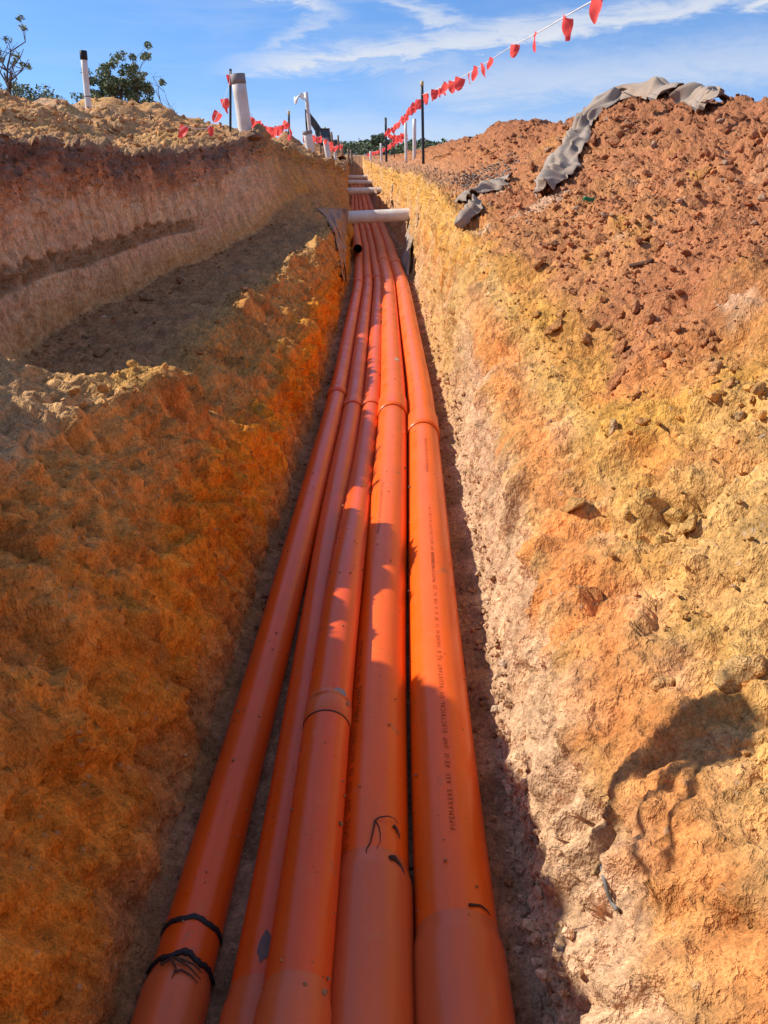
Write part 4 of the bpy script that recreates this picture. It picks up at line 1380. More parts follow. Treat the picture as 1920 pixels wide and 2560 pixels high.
# ------------------------------------------------------------------ excavator
def excavator():
    y = 75.0
    base = at_y(813, 398, y); base.z = -.1
    root = thing('excavator', 'dark excavator with raised boom working behind the left bank', 'excavator', base)
    o_ = base

    def b(name, mat, mbuild, parent=root, bevel=.03, smooth=False):
        ob = mbuild.build(name, mat, parent, smooth, bevel)
        if parent is root:
            ob.matrix_parent_inverse = Matrix.Identity(4)
        return ob
    # local frame: x right, y away, z up
    for s in (-.75, .75):
        mb = MB(); mb.prism([(-.95, .1), (-.8, 0), (.8, 0), (.95, .1), (.98, .32), (.85, .5), (-.85, .5), (-.98, .32)], s - .2, s + .2)
        b('track', M['rubber'], mb)
    mb = MB(); mb.prism([(-.35, .62), (1.25, .62), (1.35, 1.0), (1.2, 1.35), (.2, 1.4), (-.35, 1.2)], -.85, .85)
    b('body', M['machine'], mb)
    mb = MB(); mb.prism([(-.55, .6), (.55, .6), (.6, 1.5), (.5, 2.25), (-.35, 2.25), (-.55, 1.5)], -.85, .05)
    cab = b('cab', M['machine'], mb)
    mb = MB(); mb.prism([(-.42, 1.25), (.42, 1.25), (.40, 2.1), (-.28, 2.1)], -.87, -.84); mb.build('window', M['machine_glass'], cab, False)
    mb = MB(); mb.box((0.05, -.4, 2.3), (1.0, 1.0, .06)); mb.build('roof', M['machine'], cab, False, .02)
    mb = MB(); mb.tube([(.1, -.5, 2.33), (.1, -.5, 2.46)], .07, 10); b('beacon', M['amber'], mb, bevel=0)
    mb = MB(); mb.tube([(-.5, -.9, 2.1), (-.75, -1.0, 2.05), (-.8, -1.0, 1.7)], .02, 6); b('mirror', M['machine'], mb, bevel=0)

    def arm(name, line, th, depth):
        mb = MB()
        up = [(x - 0, z + t) for (x, z), t in zip(line, th)]; dn = [(x, z - t) for (x, z), t in zip(line, th)]
        mb.prism(up + dn[::-1], -depth, depth)
        return b(name, M['machine'], mb, bevel=.02)
    mb = MB()
    mb.prism([(-.2, .9), (-.18, 1.7), (-.25, 2.3), (-.75, 3.0), (-1.35, 3.7), (-1.6, 3.85), (-1.62, 3.5), (-1.25, 2.7), (-.85, 2.1), (-.72, 1.5), (-.7, .9)], -.2, .2)
    b('boom', M['machine'], mb, bevel=.02)
    mb = MB(); mb.prism([(-1.72, 3.95), (-1.5, 3.75), (-1.42, 2.6), (-1.38, .9), (-1.5, .6), (-1.6, .9), (-1.7, 2.6)], -.12, .12)
    b('stick', M['machine'], mb, bevel=.02)
    mb = MB(); mb.prism([(-1.6, .8), (-1.35, .75), (-1.1, .45), (-1.12, .2), (-1.35, .05), (-1.6, .15), (-1.4, .35)], -.3, .3)
    b('bucket', M['machine'], mb, bevel=.02)
    mb = MB(); mb.tube([(-.3, 0, 1.2), (-.9, 0, 2.5)], .05, 10); b('hydraulic_cylinder', M['pvc_cap'], mb, bevel=0)
    mb = MB(); mb.tube([(-1.0, 0, 3.1), (-1.55, 0, 3.4)], .04, 10); b('hydraulic_cylinder', M['pvc_cap'], mb, bevel=0)
    root.scale = (.95, .95, .95)


excavator()

# small spoil cones far left
def cone(px, py, y, r, h, label):
    c = at_y(px, py, y); c.z = ground_z(c.x, min(c.y, 60)) - .1
    n = 40; vs = []; fs = []
    for i in range(14):
        t = i / 13
        for k in range(n):
            q = 2 * math.pi * k / n
            rr = r * t * (1 + .18 * nz(math.cos(q) * 2, math.sin(q) * 2, c.x))
            vs.append((c.x + rr * math.cos(q), c.y + rr * math.sin(q), c.z + h * (1 - t) ** 1.15 + .22 * r * t * nz(rr * math.cos(q) * 5 / r, rr * math.sin(q) * 5 / r, 3 + c.y)))
    for i in range(13):
        for k in range(n):
            fs.append((i*n+k, (i+1)*n+k, (i+1)*n+(k+1) % n, i*n+(k+1) % n))
    K = np.broadcast_to(C(.46, .22, .10), (len(vs), 3))
    o = link('soil_pile', mesh_np('soil_pile', vs, fs, K), M['earth'])
    return tag(o, label, 'soil pile')


cone(716, 358, 30, 1.0, .75, 'small orange soil cone behind the pale-topped stake')
cone(778, 372, 30, 1.3, .55, 'low brown soil pile in front of the excavator tracks')

# ------------------------------------------------------------------ trees
def leaf_cloud(mb_v, mb_f, centre, rad, n, size, r):
    for _ in range(n):
        while True:
            d = Vector((r.uniform(-1, 1), r.uniform(-1, 1), r.uniform(-1, 1)))
            if d.length < 1:
                break
        p = centre + Vector((d.x * rad[0], d.y * rad[1], d.z * rad[2]))
        a = Vector((r.uniform(-1, 1), r.uniform(-1, 1), r.uniform(-1.2, .4))).normalized()
        b = a.cross(Vector((r.uniform(-1, 1), r.uniform(-1, 1), r.uniform(-1, 1)))).normalized()
        s = size * r.uniform(.6, 1.3)
        k = len(mb_v)
        mb_v += [tuple(p - a * s), tuple(p + b * s * .36), tuple(p + a * s), tuple(p - b * s * .36)]
        mb_f.append((k, k + 1, k + 2, k + 3))


def tree(label, base, height, spread, seed, clumps, leaves, lsize, mat, name='tree', trunk_r=None, bare=0.0, limbs=5, cat='tree', group=None, low=.25, crad=.2):
    r = random.Random(seed)
    root = thing(name, label, cat, base, group)
    mb = MB(); tips = []
    tr = trunk_r or height * .018
    lean = r.uniform(-.12, .12)
    trunk = [Vector((lean * height * t + .03 * height * math.sin(4 * t + seed), .03 * height * math.sin(3 * t), height * .62 * t - (.3 if t == 0 else 0))) for t in np.linspace(0, 1, 6)]
    mb.tube(trunk, [tr * (1 - .6 * t) for t in np.linspace(0, 1, 6)], 8)
    for i in range(limbs):
        t = r.uniform(low, 1); k = min(4, int(t * 5)); p = trunk[k].lerp(trunk[k + 1], t * 5 - k)
        az = r.uniform(0, 2 * math.pi); out = spread * r.uniform(.45, 1.0)
        top = p + Vector((math.cos(az) * out, math.sin(az) * out, height * r.uniform(.15, .42)))
        if top.z > height:
            top.z = height * r.uniform(.88, 1)
        pts = [p.lerp(top, s) + Vector((r.uniform(-1, 1), r.uniform(-1, 1), r.uniform(-.5, .5))) * .05 * height * (0 if s in (0, 1) else 1) for s in (0, .25, .5, .75, 1)]
        mb.tube(pts, [tr * .5 * (1 - .75 * s) for s in (0, .25, .5, .75, 1)], 6)
        tips.append(top)
        for _ in range(3):
            s = r.uniform(.4, .95); q = pts[int(s * 4)]
            tip = q + Vector((r.uniform(-1, 1), r.uniform(-1, 1), r.uniform(.1, 1.1))) * .2 * height
            mid_ = q.lerp(tip, .5) + Vector((r.uniform(-1, 1), r.uniform(-1, 1), 0)) * .03 * height
            mb.tube([q, mid_, tip], [tr * .22, tr * .15, tr * .05], 5)
            tips.append(tip)
    o = mb.build('trunk', M['bark'], root)
    if clumps:
        V = []; F = []
        r.shuffle(tips)
        for i in range(clumps):
            t = tips[i % len(tips)]
            c = t + Vector((r.uniform(-1, 1), r.uniform(-1, 1), r.uniform(-.7, .5))) * spread * .22 * (1 if i >= len(tips) else .2)
            s = spread * crad * r.uniform(.6, 1.3)
            leaf_cloud(V, F, c, (s, s, s * .75), leaves, lsize, r)
        me = bpy.data.meshes.new('crown'); me.from_pydata(V, [], F); me.update()
        link('crown', me, mat, root)
    return root


def tree_at(px, py, y, **k):
    b = at_y(px, py, y)
    b.z = -.1 if y > 58 else ground_z(b.x, b.y) - .1
    return b


# left: sparse gum, bushes, clump, dead saplings
b_ = tree_at(18, 300, 30)
tree('sparse half-bare gum tree at the left edge of the picture', b_, 4.3, 1.0, 5, 14, 30, .075, M['leaf'], 'gum_tree', .075, limbs=8, crad=.17)
b_ = tree_at(95, 300, 34)
tree('low green bush on the skyline between the gum tree and the thin capped pipe', b_, 2.7, 1.3, 8, 34, 60, .08, M['leaf'], 'bush', .05, limbs=9, low=.35, crad=.26)
b_ = tree_at(-12, 300, 32)
tree('dark low bush cut by the left edge under the gum tree', b_, 2.6, .9, 9, 26, 60, .08, M['leaf'], 'bush', .05, limbs=7, low=.3, crad=.26)
for px, hgt, sp, sd, cl, lab in [(250, 3.0, 1.0, 12, 46, 'leftmost and lowest crown of the green clump behind the thin capped pipe'),
                                 (298, 4.2, .9, 15, 42, 'tallest crown of the green clump, with one shoot standing up'),
                                 (347, 3.5, .7, 19, 34, 'right-hand crown of the green clump on the skyline'),
                                 (205, 2.7, .45, 22, 20, 'small dark tree just behind the thin capped pipe')]:
    tree(lab, tree_at(px, 300, 35), hgt, sp, sd, cl, 62, .085, M['leaf'], 'gum_tree', .06, limbs=9, low=.3, crad=.27)
tree('thin dead sapling on the skyline right of the green clump', tree_at(428, 300, 24), 2.6, .45, 31, 0, 0, .05, M['leaf'], 'dead_sapling', .022, limbs=6)
tree('tiny bare twig on the skyline left of the thin dead sapling', tree_at(408, 300, 24), 1.7, .2, 33, 0, 0, .05, M['leaf'], 'dead_sapling', .012, limbs=3)
# far wood: single trees
far_labels = {
    'm': 'tree in the far wood behind the trench end',
}
rt = random.Random(41)
FT = []
for px in list(range(672, 700, 26)) + list(range(842, 1010, 13)) + list(range(1018, 1175, 17)):
    y = rt.uniform(105, 150)
    top = 356 + rt.uniform(-9, 8)
    if 930 < px < 958:
        top = 340
    if px > 1010:
        top = 352 + rt.uniform(-6, 6) + (px - 1018) * .03
    if px < 700:
        top = 372
    FT.append((px, y, top))
ordn = ['first', 'second', 'third', 'fourth', 'fifth', 'sixth', 'seventh', 'eighth', 'ninth', 'tenth', 'eleventh', 'twelfth', 'thirteenth', 'fourteenth', 'fifteenth', 'sixteenth', 'seventeenth', 'eighteenth', 'nineteenth', 'twentieth', 'twenty-first', 'twenty-second', 'twenty-third', 'twenty-fourth', 'twenty-fifth', 'twenty-sixth']
for i, (px, y, top) in enumerate(FT):
    t = at_y(px, top, y); b = Vector((t.x, y, -.3)); hgt = t.z + .3
    lab = f'{ordn[i]} tree from the left in the dark green far wood'
    tree(lab, b, hgt, hgt * .42, 60 + i, 34, 34, .26, M['leaf_far'], 'far_tree', .14, limbs=7, low=.12, group='trees of the far wood', crad=.36)
# understory of the far wood reads as one mass
V = []; F = []
r_ = random.Random(5)
for k in range(130):
    px = r_.uniform(835, 1190); y = r_.uniform(100, 112)
    b = at_y(px, 392, y)
    leaf_cloud(V, F, Vector((b.x, y, .45 + r_.uniform(-.1, .5))), (1.1, 1.1, .9), 26, .24, r_)
me = bpy.data.meshes.new('scrub'); me.from_pydata(V, [], F); me.update()
o = link('scrub', me, M['leaf_far']); o['kind'] = 'stuff'; o['label'] = 'low dark scrub along the foot of the far wood'; o['category'] = 'scrub'

# ------------------------------------------------------------------ stones and clods
ICO_V, ICO_F = None, None


def icosphere(sub):
    t = (1 + 5 ** .5) / 2
    v = [(-1, t, 0), (1, t, 0), (-1, -t, 0), (1, -t, 0), (0, -1, t), (0, 1, t), (0, -1, -t), (0, 1, -t), (t, 0, -1), (t, 0, 1), (-t, 0, -1), (-t, 0, 1)]
    v = [np.array(p) / np.linalg.norm(p) for p in v]
    f = [(0,11,5),(0,5,1),(0,1,7),(0,7,10),(0,10,11),(1,5,9),(5,11,4),(11,10,2),(10,7,6),(7,1,8),(3,9,4),(3,4,2),(3,2,6),(3,6,8),(3,8,9),(4,9,5),(2,4,11),(6,2,10),(8,6,7),(9,8,1)]
    for _ in range(sub):
        cache = {}; nf = []

        def mid(a, b):
            k = (min(a, b), max(a, b))
            if k not in cache:
                p = v[a] + v[b]; v.append(p / np.linalg.norm(p)); cache[k] = len(v) - 1
            return cache[k]
        for a, b, c in f:
            ab, bc, ca = mid(a, b), mid(b, c), mid(c, a)
            nf += [(a, ab, ca), (b, bc, ab), (c, ca, bc), (ab, bc, ca)]
        f = nf
    return np.array(v), np.array(f)


def rock_shape(sub, seed):
    v, f = icosphere(sub)
    r = np.random.default_rng(seed)
    n = fbm(v[:, 0] + seed * 3.1, v[:, 1], v[:, 2], 1.3, 3, seed)
    v = v * (1 + .55 * n)[:, None]
    for _ in range(9):                      # broken faces
        d = r.normal(size=3); d /= np.linalg.norm(d)
        k = r.uniform(.42, .8)
        s = v @ d
        v = v - np.outer(np.maximum(0, s - k), d) * .9
    v *= np.array([1, r.uniform(.7, 1), r.uniform(.55, .85)])
    return v, f


SH0 = [rock_shape(0, s) for s in range(6)]
SH1 = [rock_shape(1, s + 10) for s in range(8)]
SH2 = [rock_shape(2, s + 30) for s in range(8)]


def rand_rot(r):
    q = r.normal(size=4); q /= np.linalg.norm(q)
    w, x, y, z = q
    return np.array([[1-2*(y*y+z*z), 2*(x*y-z*w), 2*(x*z+y*w)], [2*(x*y+z*w), 1-2*(x*x+z*z), 2*(y*z-x*w)], [2*(x*z-y*w), 2*(y*z+x*w), 1-2*(x*x+y*y)]])


NRM = None
flatV = VERT.reshape(-1, 3); flatC = COLR.reshape(-1, 3)


def scatter(name, label, zlo, zhi, y0, y1, count, size_fn, shapes, density, seed, tint=(1, 1, 1), colfn=None):
    r = np.random.default_rng(seed)
    rows = np.where((ys > y0) & (ys < y1))[0]
    cols = np.where((ZONE > zlo) & (ZONE < zhi))[0]
    Vs = []; Fs = []; Ks = []; base = 0; done = 0; tries = 0
    rw = np.gradient(ys)[rows]; rw = rw / ys[rows].clip(1) ** .6; rw /= rw.sum()
    while done < count and tries < count * 12:
        tries += 1
        i = r.choice(rows, p=rw); j = r.choice(cols)
        if r.random() > density[i, j]:
            continue
        s = size_fn(r, ys[i])
        sh, f = shapes[r.integers(len(shapes))]
        v = (sh * s) @ rand_rot(r).T * np.array([1, 1, .8])
        p = VERT[i, j] + np.array([NX[i, j], 0, NZ[i, j]]) * s * .28
        Vs.append(v + p); Fs.append(f + base); base += len(v)
        c = COLR[i, j] * r.uniform(.72, 1.2) * np.array(tint)
        if r.random() < .06:
            c = c * .5 + np.array([.25, .2, .15])
        if colfn is not None:
            c = colfn(r)
        Ks.append(np.broadcast_to(c, v.shape)); done += 1
    if not Vs:
        return
    o = link(name, mesh_np(name, np.concatenate(Vs), np.concatenate(Fs), np.concatenate(Ks), False), M['earth'])
    o['kind'] = 'stuff'; o['label'] = label; o['category'] = 'clods'
    return o


dens_slope = (sstep(-.15, .2, big * .7 + nz1 * .8 + mid * .3) * .9 + .08)
bandm = np.exp(-((ZN - 11.15 + .12 * (Y_ - 3)) / .35) ** 2) * sstep(1.8, 2.6, Y_) * sstep(7, 4.5, Y_)
dens_slope = np.clip(dens_slope * .55 + bandm, 0, 1)
ones = np.ones_like(dens_slope)


def pw(lo, hi, a):
    return lambda r, y: lo * (hi / lo) ** (r.random() ** a)


scatter('clods', 'loose reddish crumbs and pebbles strewn over the right slope', 9.6, 12.2, .5, 9, 12000, pw(.0025, .013, 1.8), SH0, dens_slope, 1, (.98, .95, .95))
scatter('clods', 'loose reddish clods in bands across the right slope', 10.3, 12.25, 1.0, 11, 5200, pw(.006, .030, 2.6), SH1, dens_slope, 2, (.95, .88, .86))
scatter('clods', 'reddish clods along the crest of the spoil heap', 11.3, 12.5, 4, 16, 1500, pw(.010, .045, 2.6), SH1, np.clip(patch * .8 + .15, 0, 1), 3, (.95, .9, .88))
scatter('clods', 'dry crumbs and clods over the top of the left bank', 1.6, 4.05, 3.0, 16, 4200, pw(.006, .045, 2.6), SH1, np.clip(patch * .7 + .3, 0, 1), 4, (1.0, .97, .95))
scatter('clods', 'fallen crumbs on the shaded bench', 5.0, 6.05, 2.2, 10, 1500, pw(.005, .028, 2.4), SH1, np.clip(np.exp(-((ZN - 5.1) / .22) ** 2) + np.exp(-((ZN - 5.95) / .12) ** 2) + .15, 0, 1), 5)
scatter('clods', 'crumbs fallen along the trench floor', 7.0, 8.6, .4, 10, 3600, pw(.004, .024, 2.4), SH0, np.clip(np.exp(-((ZN - 8) / .35) ** 2) + np.exp(-((ZN - 7.05) / .1) ** 2), 0, 1), 6)
scatter('clods', 'crumbs stuck to the lower left wall', 6.0, 7.0, .5, 9, 2200, pw(.003, .010, 1.8), SH0, ones * .6, 7)
scatter('clods', 'dark crumbs hanging in the top soil of the left face', 4.0, 4.3, 2.6, 13, 900, pw(.006, .028, 2.2), SH1, ones * .7, 8, (.9, .88, .88))
grav = np.exp(-(((BX - axis_x(BY) - 1.02) / .22) ** 2 + ((BY - 8.6) / .75) ** 2))
scatter('gravel', 'grey gravel spill around the geotextile scrap', 9.8, 12, 7, 10.5, 2200, pw(.006, .02, 1.5), SH0, grav, 9, colfn=lambda r: np.array([.25, .225, .20]) * r.uniform(.6, 1.5))

# single stones one can point at
STONE_MESH = []
for k, (v, f) in enumerate(SH2):
    STONE_MESH.append((v, f))


def stone(px, py, size, label, col, k, flatn=1.0, elong=1.0, yaw=0.0, group=None, name='clod', sink=.25):
    p = None
    for d in range(0, 60, 4):
        p, n = hit(px, py + d)
        if p is not None:
            break
    if p is None:
        return
    dist = p.length
    s = size / FPX * (CP * p.y - SP * p.z) / 2
    v, f = STONE_MESH[k % len(STONE_MESH)]
    v = v * np.array([elong, 1, flatn]) * s
    c, sn = math.cos(yaw), math.sin(yaw)
    v = v @ np.array([[c, -sn, 0], [sn, c, 0], [0, 0, 1]]).T
    ii = np.argmin(((flatV[::7] - np.array(p)) ** 2).sum(1)) * 7
    K = np.broadcast_to(np.array(col) * .45 + flatC[ii] * .5, v.shape)
    o = link(name, mesh_np(name, v, f, K), M['earth'])
    q = n.to_track_quat('Z', 'Y') if n.z > 0 else (-n).to_track_quat('Z', 'Y')
    o.rotation_euler = (q.to_matrix() @ Matrix.Rotation(yaw, 3, 'Z')).to_euler()
    nn = n if n.z > 0 else -n
    o.location = p + nn * s * (.80 - sink) * flatn
    return tag(o, label, 'clod', group)


rc = (.36, .15, .075); yc = (.50, .30, .10)
stone(1545, 950, 56, 'long flat reddish stone lying alone on the right slope with a dark shadow', (.38, .16, .08), 0, .45, 1.25, .7)
stone(1400, 812, 46, 'pale reddish stone at the left end of the clod band on the right slope', (.44, .21, .11), 1, .7)
stone(1597, 772, 42, 'rounded reddish stone at the upper right of the clod band', (.44, .22, .12), 2, .8)
stone(1560, 875, 52, 'large cracked clod in the middle of the clod band', (.36, .16, .085), 3, .7)
stone(1480, 815, 34, 'clod just right of the pale stone in the clod band', (.43, .20, .10), 4, .8)
stone(1640, 915, 38, 'clod in the lower right of the clod band, below the rounded stone', (.40, .18, .09), 5, .7)
stone(1790, 925, 44, 'pale jutting clod at the right end of the clod band', (.46, .24, .13), 6, .8)
stone(1320, 588, 26, 'dark pebble on the bare patch near the trench edge', (.22, .11, .07), 7, .7)
stone(1385, 618, 30, 'dark clod in the small cluster above the yellow patch', (.24, .11, .065), 0, .8)
stone(1610, 1062, 46, 'reddish clod beside the grey lump above the yellow lip', (.42, .19, .10), 1, .8)
stone(1540, 1075, 50, 'grey crumbly lump above the yellow lip', (.36, .30, .25), 2, .7)
stone(1895, 975, 40, 'sandy clod near the right edge level with the long flat stone', (.46, .24, .11), 3, .8)
stone(1855, 1040, 34, 'grey pebble near the right edge of the picture', (.22, .19, .17), 4, .8)
for i, (px, py, s) in enumerate([(1500, 1235, 62), (1440, 1270, 72), (1560, 1290, 40), (1690, 1290, 66), (1735, 1320, 70), (1660, 1360, 46), (1790, 1250, 40), (1620, 1240, 34)]):
    stone(px, py, s, ['big yellow clod on the lip of the yellow patch', 'broad yellow clod left of the big one on the lip', 'small yellow clod below the big one on the lip', 'upper yellow clod of the lumpy group right of the lip',
                      'largest yellow clod of the lumpy group right of the lip', 'lowest yellow clod of the lumpy group', 'orange pebble above the lumpy yellow group', 'small pebble between the lip and the lumpy group'][i], yc if i != 6 else (.5, .25, .1), i, .7, 1, i * .9)
stone(1840, 1690, 120, 'grey-brown lump above the shadow on the near right slope', (.44, .30, .16), 3, .6)
stone(1880, 1660, 70, 'rounded orange clod at the right edge of the near slope', (.46, .25, .12), 5, .8)
stone(1660, 1715, 70, 'sandy lump with a dark hole beside it on the near slope', (.50, .30, .12), 6, .7)
stone(1520, 1980, 56, 'broken brown clod stuck in the near right wall', (.38, .18, .08), 7, .7)
stone(1500, 2180, 46, 'sandy clod low on the near right wall', (.50, .32, .14), 2, .8)
stone(628, 352, 62, 'dark rounded clod on the left rim at the foot of the leaning pipe', (.20, .11, .085), 1, .7, 1.2)
stone(366, 752, 40, 'pale clod fallen on the shaded bench against the upper face', (.28, .18, .11), 2, .9)
stone(452, 708, 30, 'reddish clod on the shaded bench farther along', (.30, .16, .10), 3, .8)
stone(255, 890, 46, 'rough clod at the near end of the bench beside the sunlit mound', (.33, .20, .11), 4, .8)
stone(215, 905, 40, 'clod left of the rough one at the near end of the bench', (.30, .19, .11), 5, .8)
stone(1012, 873, 16, 'small clod caught between the two large conduits', (.42, .20, .09), 6, .8, sink=-.3)
for i, (px, py, s, lab) in enumerate([(1535, 365, 44, 'angular red block on the spoil heap below the strip'), (1490, 350, 36, 'red clod beside the long geotextile strip'), (1640, 330, 34, 'orange clod near the crest of the spoil heap'),
                                      (1680, 270, 30, 'red clod just under the crest at the end of the strip'), (1850, 300, 40, 'shaded red clod at the right of the spoil crest'), (1575, 320, 32, 'red clod right of the angular block'),
                                      (1390, 520, 20, 'dark pebble below the foot of the long strip'), (1760, 440, 34, 'red clod on the right part of the heap face')]):
    stone(px, py, s, lab, (.36, .145, .07), i, .8, 1.1, i)

rs = np.random.default_rng(77)
ORD = ['first', 'second', 'third', 'fourth', 'fifth', 'sixth', 'seventh', 'eighth', 'ninth', 'tenth', 'eleventh', 'twelfth', 'thirteenth', 'fourteenth', 'fifteenth', 'sixteenth', 'seventeenth', 'eighteenth', 'nineteenth']
ORD += ['twentieth'] + ['twenty-' + w for w in ORD[:9]] + ['thirtieth'] + ['thirty-' + w for w in ORD[:9]] + ['fortieth'] + ['forty-' + w for w in ORD[:9]]
sets = []
band = []
while len(band) < 46:
    px = rs.uniform(1330, 1900); py = 690 + (px - 1330) * .42 + rs.normal() * 75
    if 600 < py < 1080:
        band.append((px, py, rs.uniform(16, 36)))
sets.append((band, '{} clod from the left in the rubble band across the right slope', (.42, .18, .09), 'clods in the band of rubble'))
sets.append(([(px, np.interp(px, [1180, 1260, 1420, 1520, 1640, 1900], [375, 340, 350, 310, 275, 300]) + rs.exponential(60), rs.uniform(13, 30)) for px in rs.uniform(1180, 1900, 30)],
             '{} reddish clod from the left on the upper face of the spoil heap', (.40, .155, .075), 'clods on the spoil heap'))
sets.append(([(px, np.interp(px, [0, 200, 350, 560], [285, 305, 315, 340]) + rs.uniform(-14, 24), rs.uniform(12, 26)) for px in rs.uniform(20, 560, 24)],
             '{} dry brown clod from the left on the rim of the left bank', (.40, .24, .13), 'clods on the left rim'))
for lst, lab, col, grp in sets:
    for i, (px, py, sz) in enumerate(sorted(lst)):
        stone(px, py, sz, lab.format(ORD[i]), col, int(rs.integers(8)), rs.uniform(.6, .9), rs.uniform(.9, 1.3), rs.uniform(0, 6), grp)

# ------------------------------------------------------------------ little things
def strand(name, pts, rad, mat, label, cat, parent=None, seg=6, taper=True):
    P, _ = resample([tuple(p) for p in pts], max(12, len(pts) * 4))
    n = len(P)
    rr = [rad * (1 - .75 * i / (n - 1)) if taper else rad for i in range(n)]
    mb = MB(); mb.tube([Vector(p) for p in P], rr, seg)
    o = mb.build(name, mat, parent)
    if label:
        tag(o, label, cat)
    return o


def on_run(key, row, px, r_add):
    run = RUNS[key]
    best = None
    for a in np.linspace(-1.4, 1.4, 57):
        y = run.row_y(row)
        for _ in range(3):
            p = run.point(y, a, run.R + r_add)
            y += (project(p)[1] - row) * .0011 * (1 if y < 2 else 2)
        q = project(run.point(y, a, run.R + r_add))
        e = abs(q[0] - px) + .3 * abs(q[1] - row)
        if best is None or e < best[0]:
            best = (e, run.point(y, a, run.R + r_add))
    return best[1]


def run_strand(key, pix, rad, name, label, cat, mat='stick', parent=None, lifts=None):
    pts = [on_run(key, py, px, rad * .9 + (lifts[i] if lifts else 0)) for i, (px, py) in enumerate(pix)]
    return strand(name, pts, rad, M[mat], label, cat, parent)


rt_ = thing('dry_root', 'thin dry root sprig with two long tails on the second conduit from the right', 'root', on_run('P4', 2050, 938, .002))
iv = Matrix.Translation(-rt_.location)
for o in (run_strand('P4', [(938, 2050), (930, 2080), (928, 2105), (915, 2125), (918, 2150), (924, 2166)], .0022, 'tail', None, None, parent=rt_),
          run_strand('P4', [(938, 2050), (950, 2043), (970, 2040), (985, 2046), (993, 2060)], .0020, 'tail', None, None, parent=rt_, lifts=[0, .004, .008, .006, 0]),
          run_strand('P4', [(938, 2050), (946, 2065), (952, 2085), (950, 2105), (942, 2122)], .0014, 'tail', None, None, parent=rt_)):
    o.matrix_parent_inverse = iv
rt_ = thing('dry_root', 'dark forked root slipping into the gap between the two large conduits', 'root', on_run('P4', 2145, 980, .003))
iv = Matrix.Translation(-rt_.location)
for o in (run_strand('P4', [(975, 2146), (985, 2144), (1000, 2165), (1012, 2190), (1020, 2212)], .0062, 'stem', None, None, parent=rt_),
          run_strand('P4', [(975, 2146), (983, 2170), (995, 2190), (1006, 2205)], .0016, 'tail', None, None, parent=rt_),
          run_strand('P4', [(986, 2150), (992, 2175), (1004, 2200)], .0014, 'tail', None, None, parent=rt_)):
    o.matrix_parent_inverse = iv
run_strand('P4', [(984, 2063), (993, 2072), (998, 2088), (1000, 2095)], .0036, 'dry_leaf', 'dark leaf scrap just above the forked root', 'leaf')
run_strand('P5', [(1172, 2262), (1200, 2264), (1218, 2278), (1228, 2290)], .0032, 'dry_leaf', 'dark sliver lodged at the mouth of the right conduit socket', 'leaf')
rt_ = thing('dry_root', 'tangle of black rootlets at the near joint of the left conduit', 'root', on_run('P1', 2400, 420, .006))
iv = Matrix.Translation(-rt_.location)
for pix in ([(400, 2412), (430, 2392), (455, 2398), (480, 2410), (500, 2425)], [(425, 2395), (440, 2420), (430, 2445)], [(440, 2395), (470, 2415), (500, 2450)], [(455, 2398), (485, 2412), (505, 2436)], [(436, 2428), (455, 2424), (480, 2440), (495, 2460)]):
    o = run_strand('P1', pix, .0026, 'rootlet', None, None, parent=rt_, lifts=[.006] * len(pix))
    o.matrix_parent_inverse = iv


def blot(key, row, px, w, l, label, mat, seed):
    """dried smear on a conduit, a thin crust"""
    run = RUNS[key]
    c = on_run(key, row, px, 0)
    y0 = c.y; t, s, u = run.frame(y0)
    d = c - run.pos(y0); a0 = math.atan2(d.dot(s), d.dot(u))
    n = 22; vs = [run.point(y0, a0, run.R + .0014)]; fs = []
    for k in range(n):
        q = 2 * math.pi * k / n
        rr = 1 + .45 * nz(math.cos(q) * 1.4, math.sin(q) * 1.4, seed * 1.7, seed)
        vs.append(run.point(y0 + l * rr * math.sin(q), a0 + w * rr * math.cos(q) / run.R, run.R + .0011))
        fs.append((0, k + 1, (k + 1) % n + 1))
    o = MB().add(vs, fs).build('smear', mat)
    return tag(o, label, 'smear')


grey_s = plain('grey_smear', (.24, .22, .22), .5, .3, .15, 40)
blot('P3', 1734, 852, .016, .024, 'grey heart-shaped smear on the sunlit patch of the middle conduit', grey_s, 3)
blot('P2', 2368, 660, .011, .032, 'dark oval smear near the foot of the second conduit', M['blob'], 5)
blot('P4', 2425, 925, .012, .018, 'brown leaf-shaped smear low on the second conduit from the right', M['blob'], 8)
blot('P4', 2448, 930, .010, .008, 'small round brown smear just below the leaf-shaped one', M['blob'], 9)
blot('P3', 2553, 775, .012, .012, 'dark smear at the bottom edge of the middle conduit', M['blob'], 11)
pale_s = plain('pale_smear', (.55, .42, .30), .8, .2, .2, 40)
blot('P4', 897, 992, .016, .05, 'pale lime smear high on the second conduit from the right', pale_s, 12)

# stick, litter and twigs on the slopes
def lying(pix, rad, name, label, cat, mat, raise_=.008):
    pts = []
    for px, py in pix:
        p, n = hit(px, py)
        if p is not None:
            pts.append(p + (n if n.z > 0 else -n) * raise_)
    return strand(name, pts, rad, mat, label, cat, taper=False)


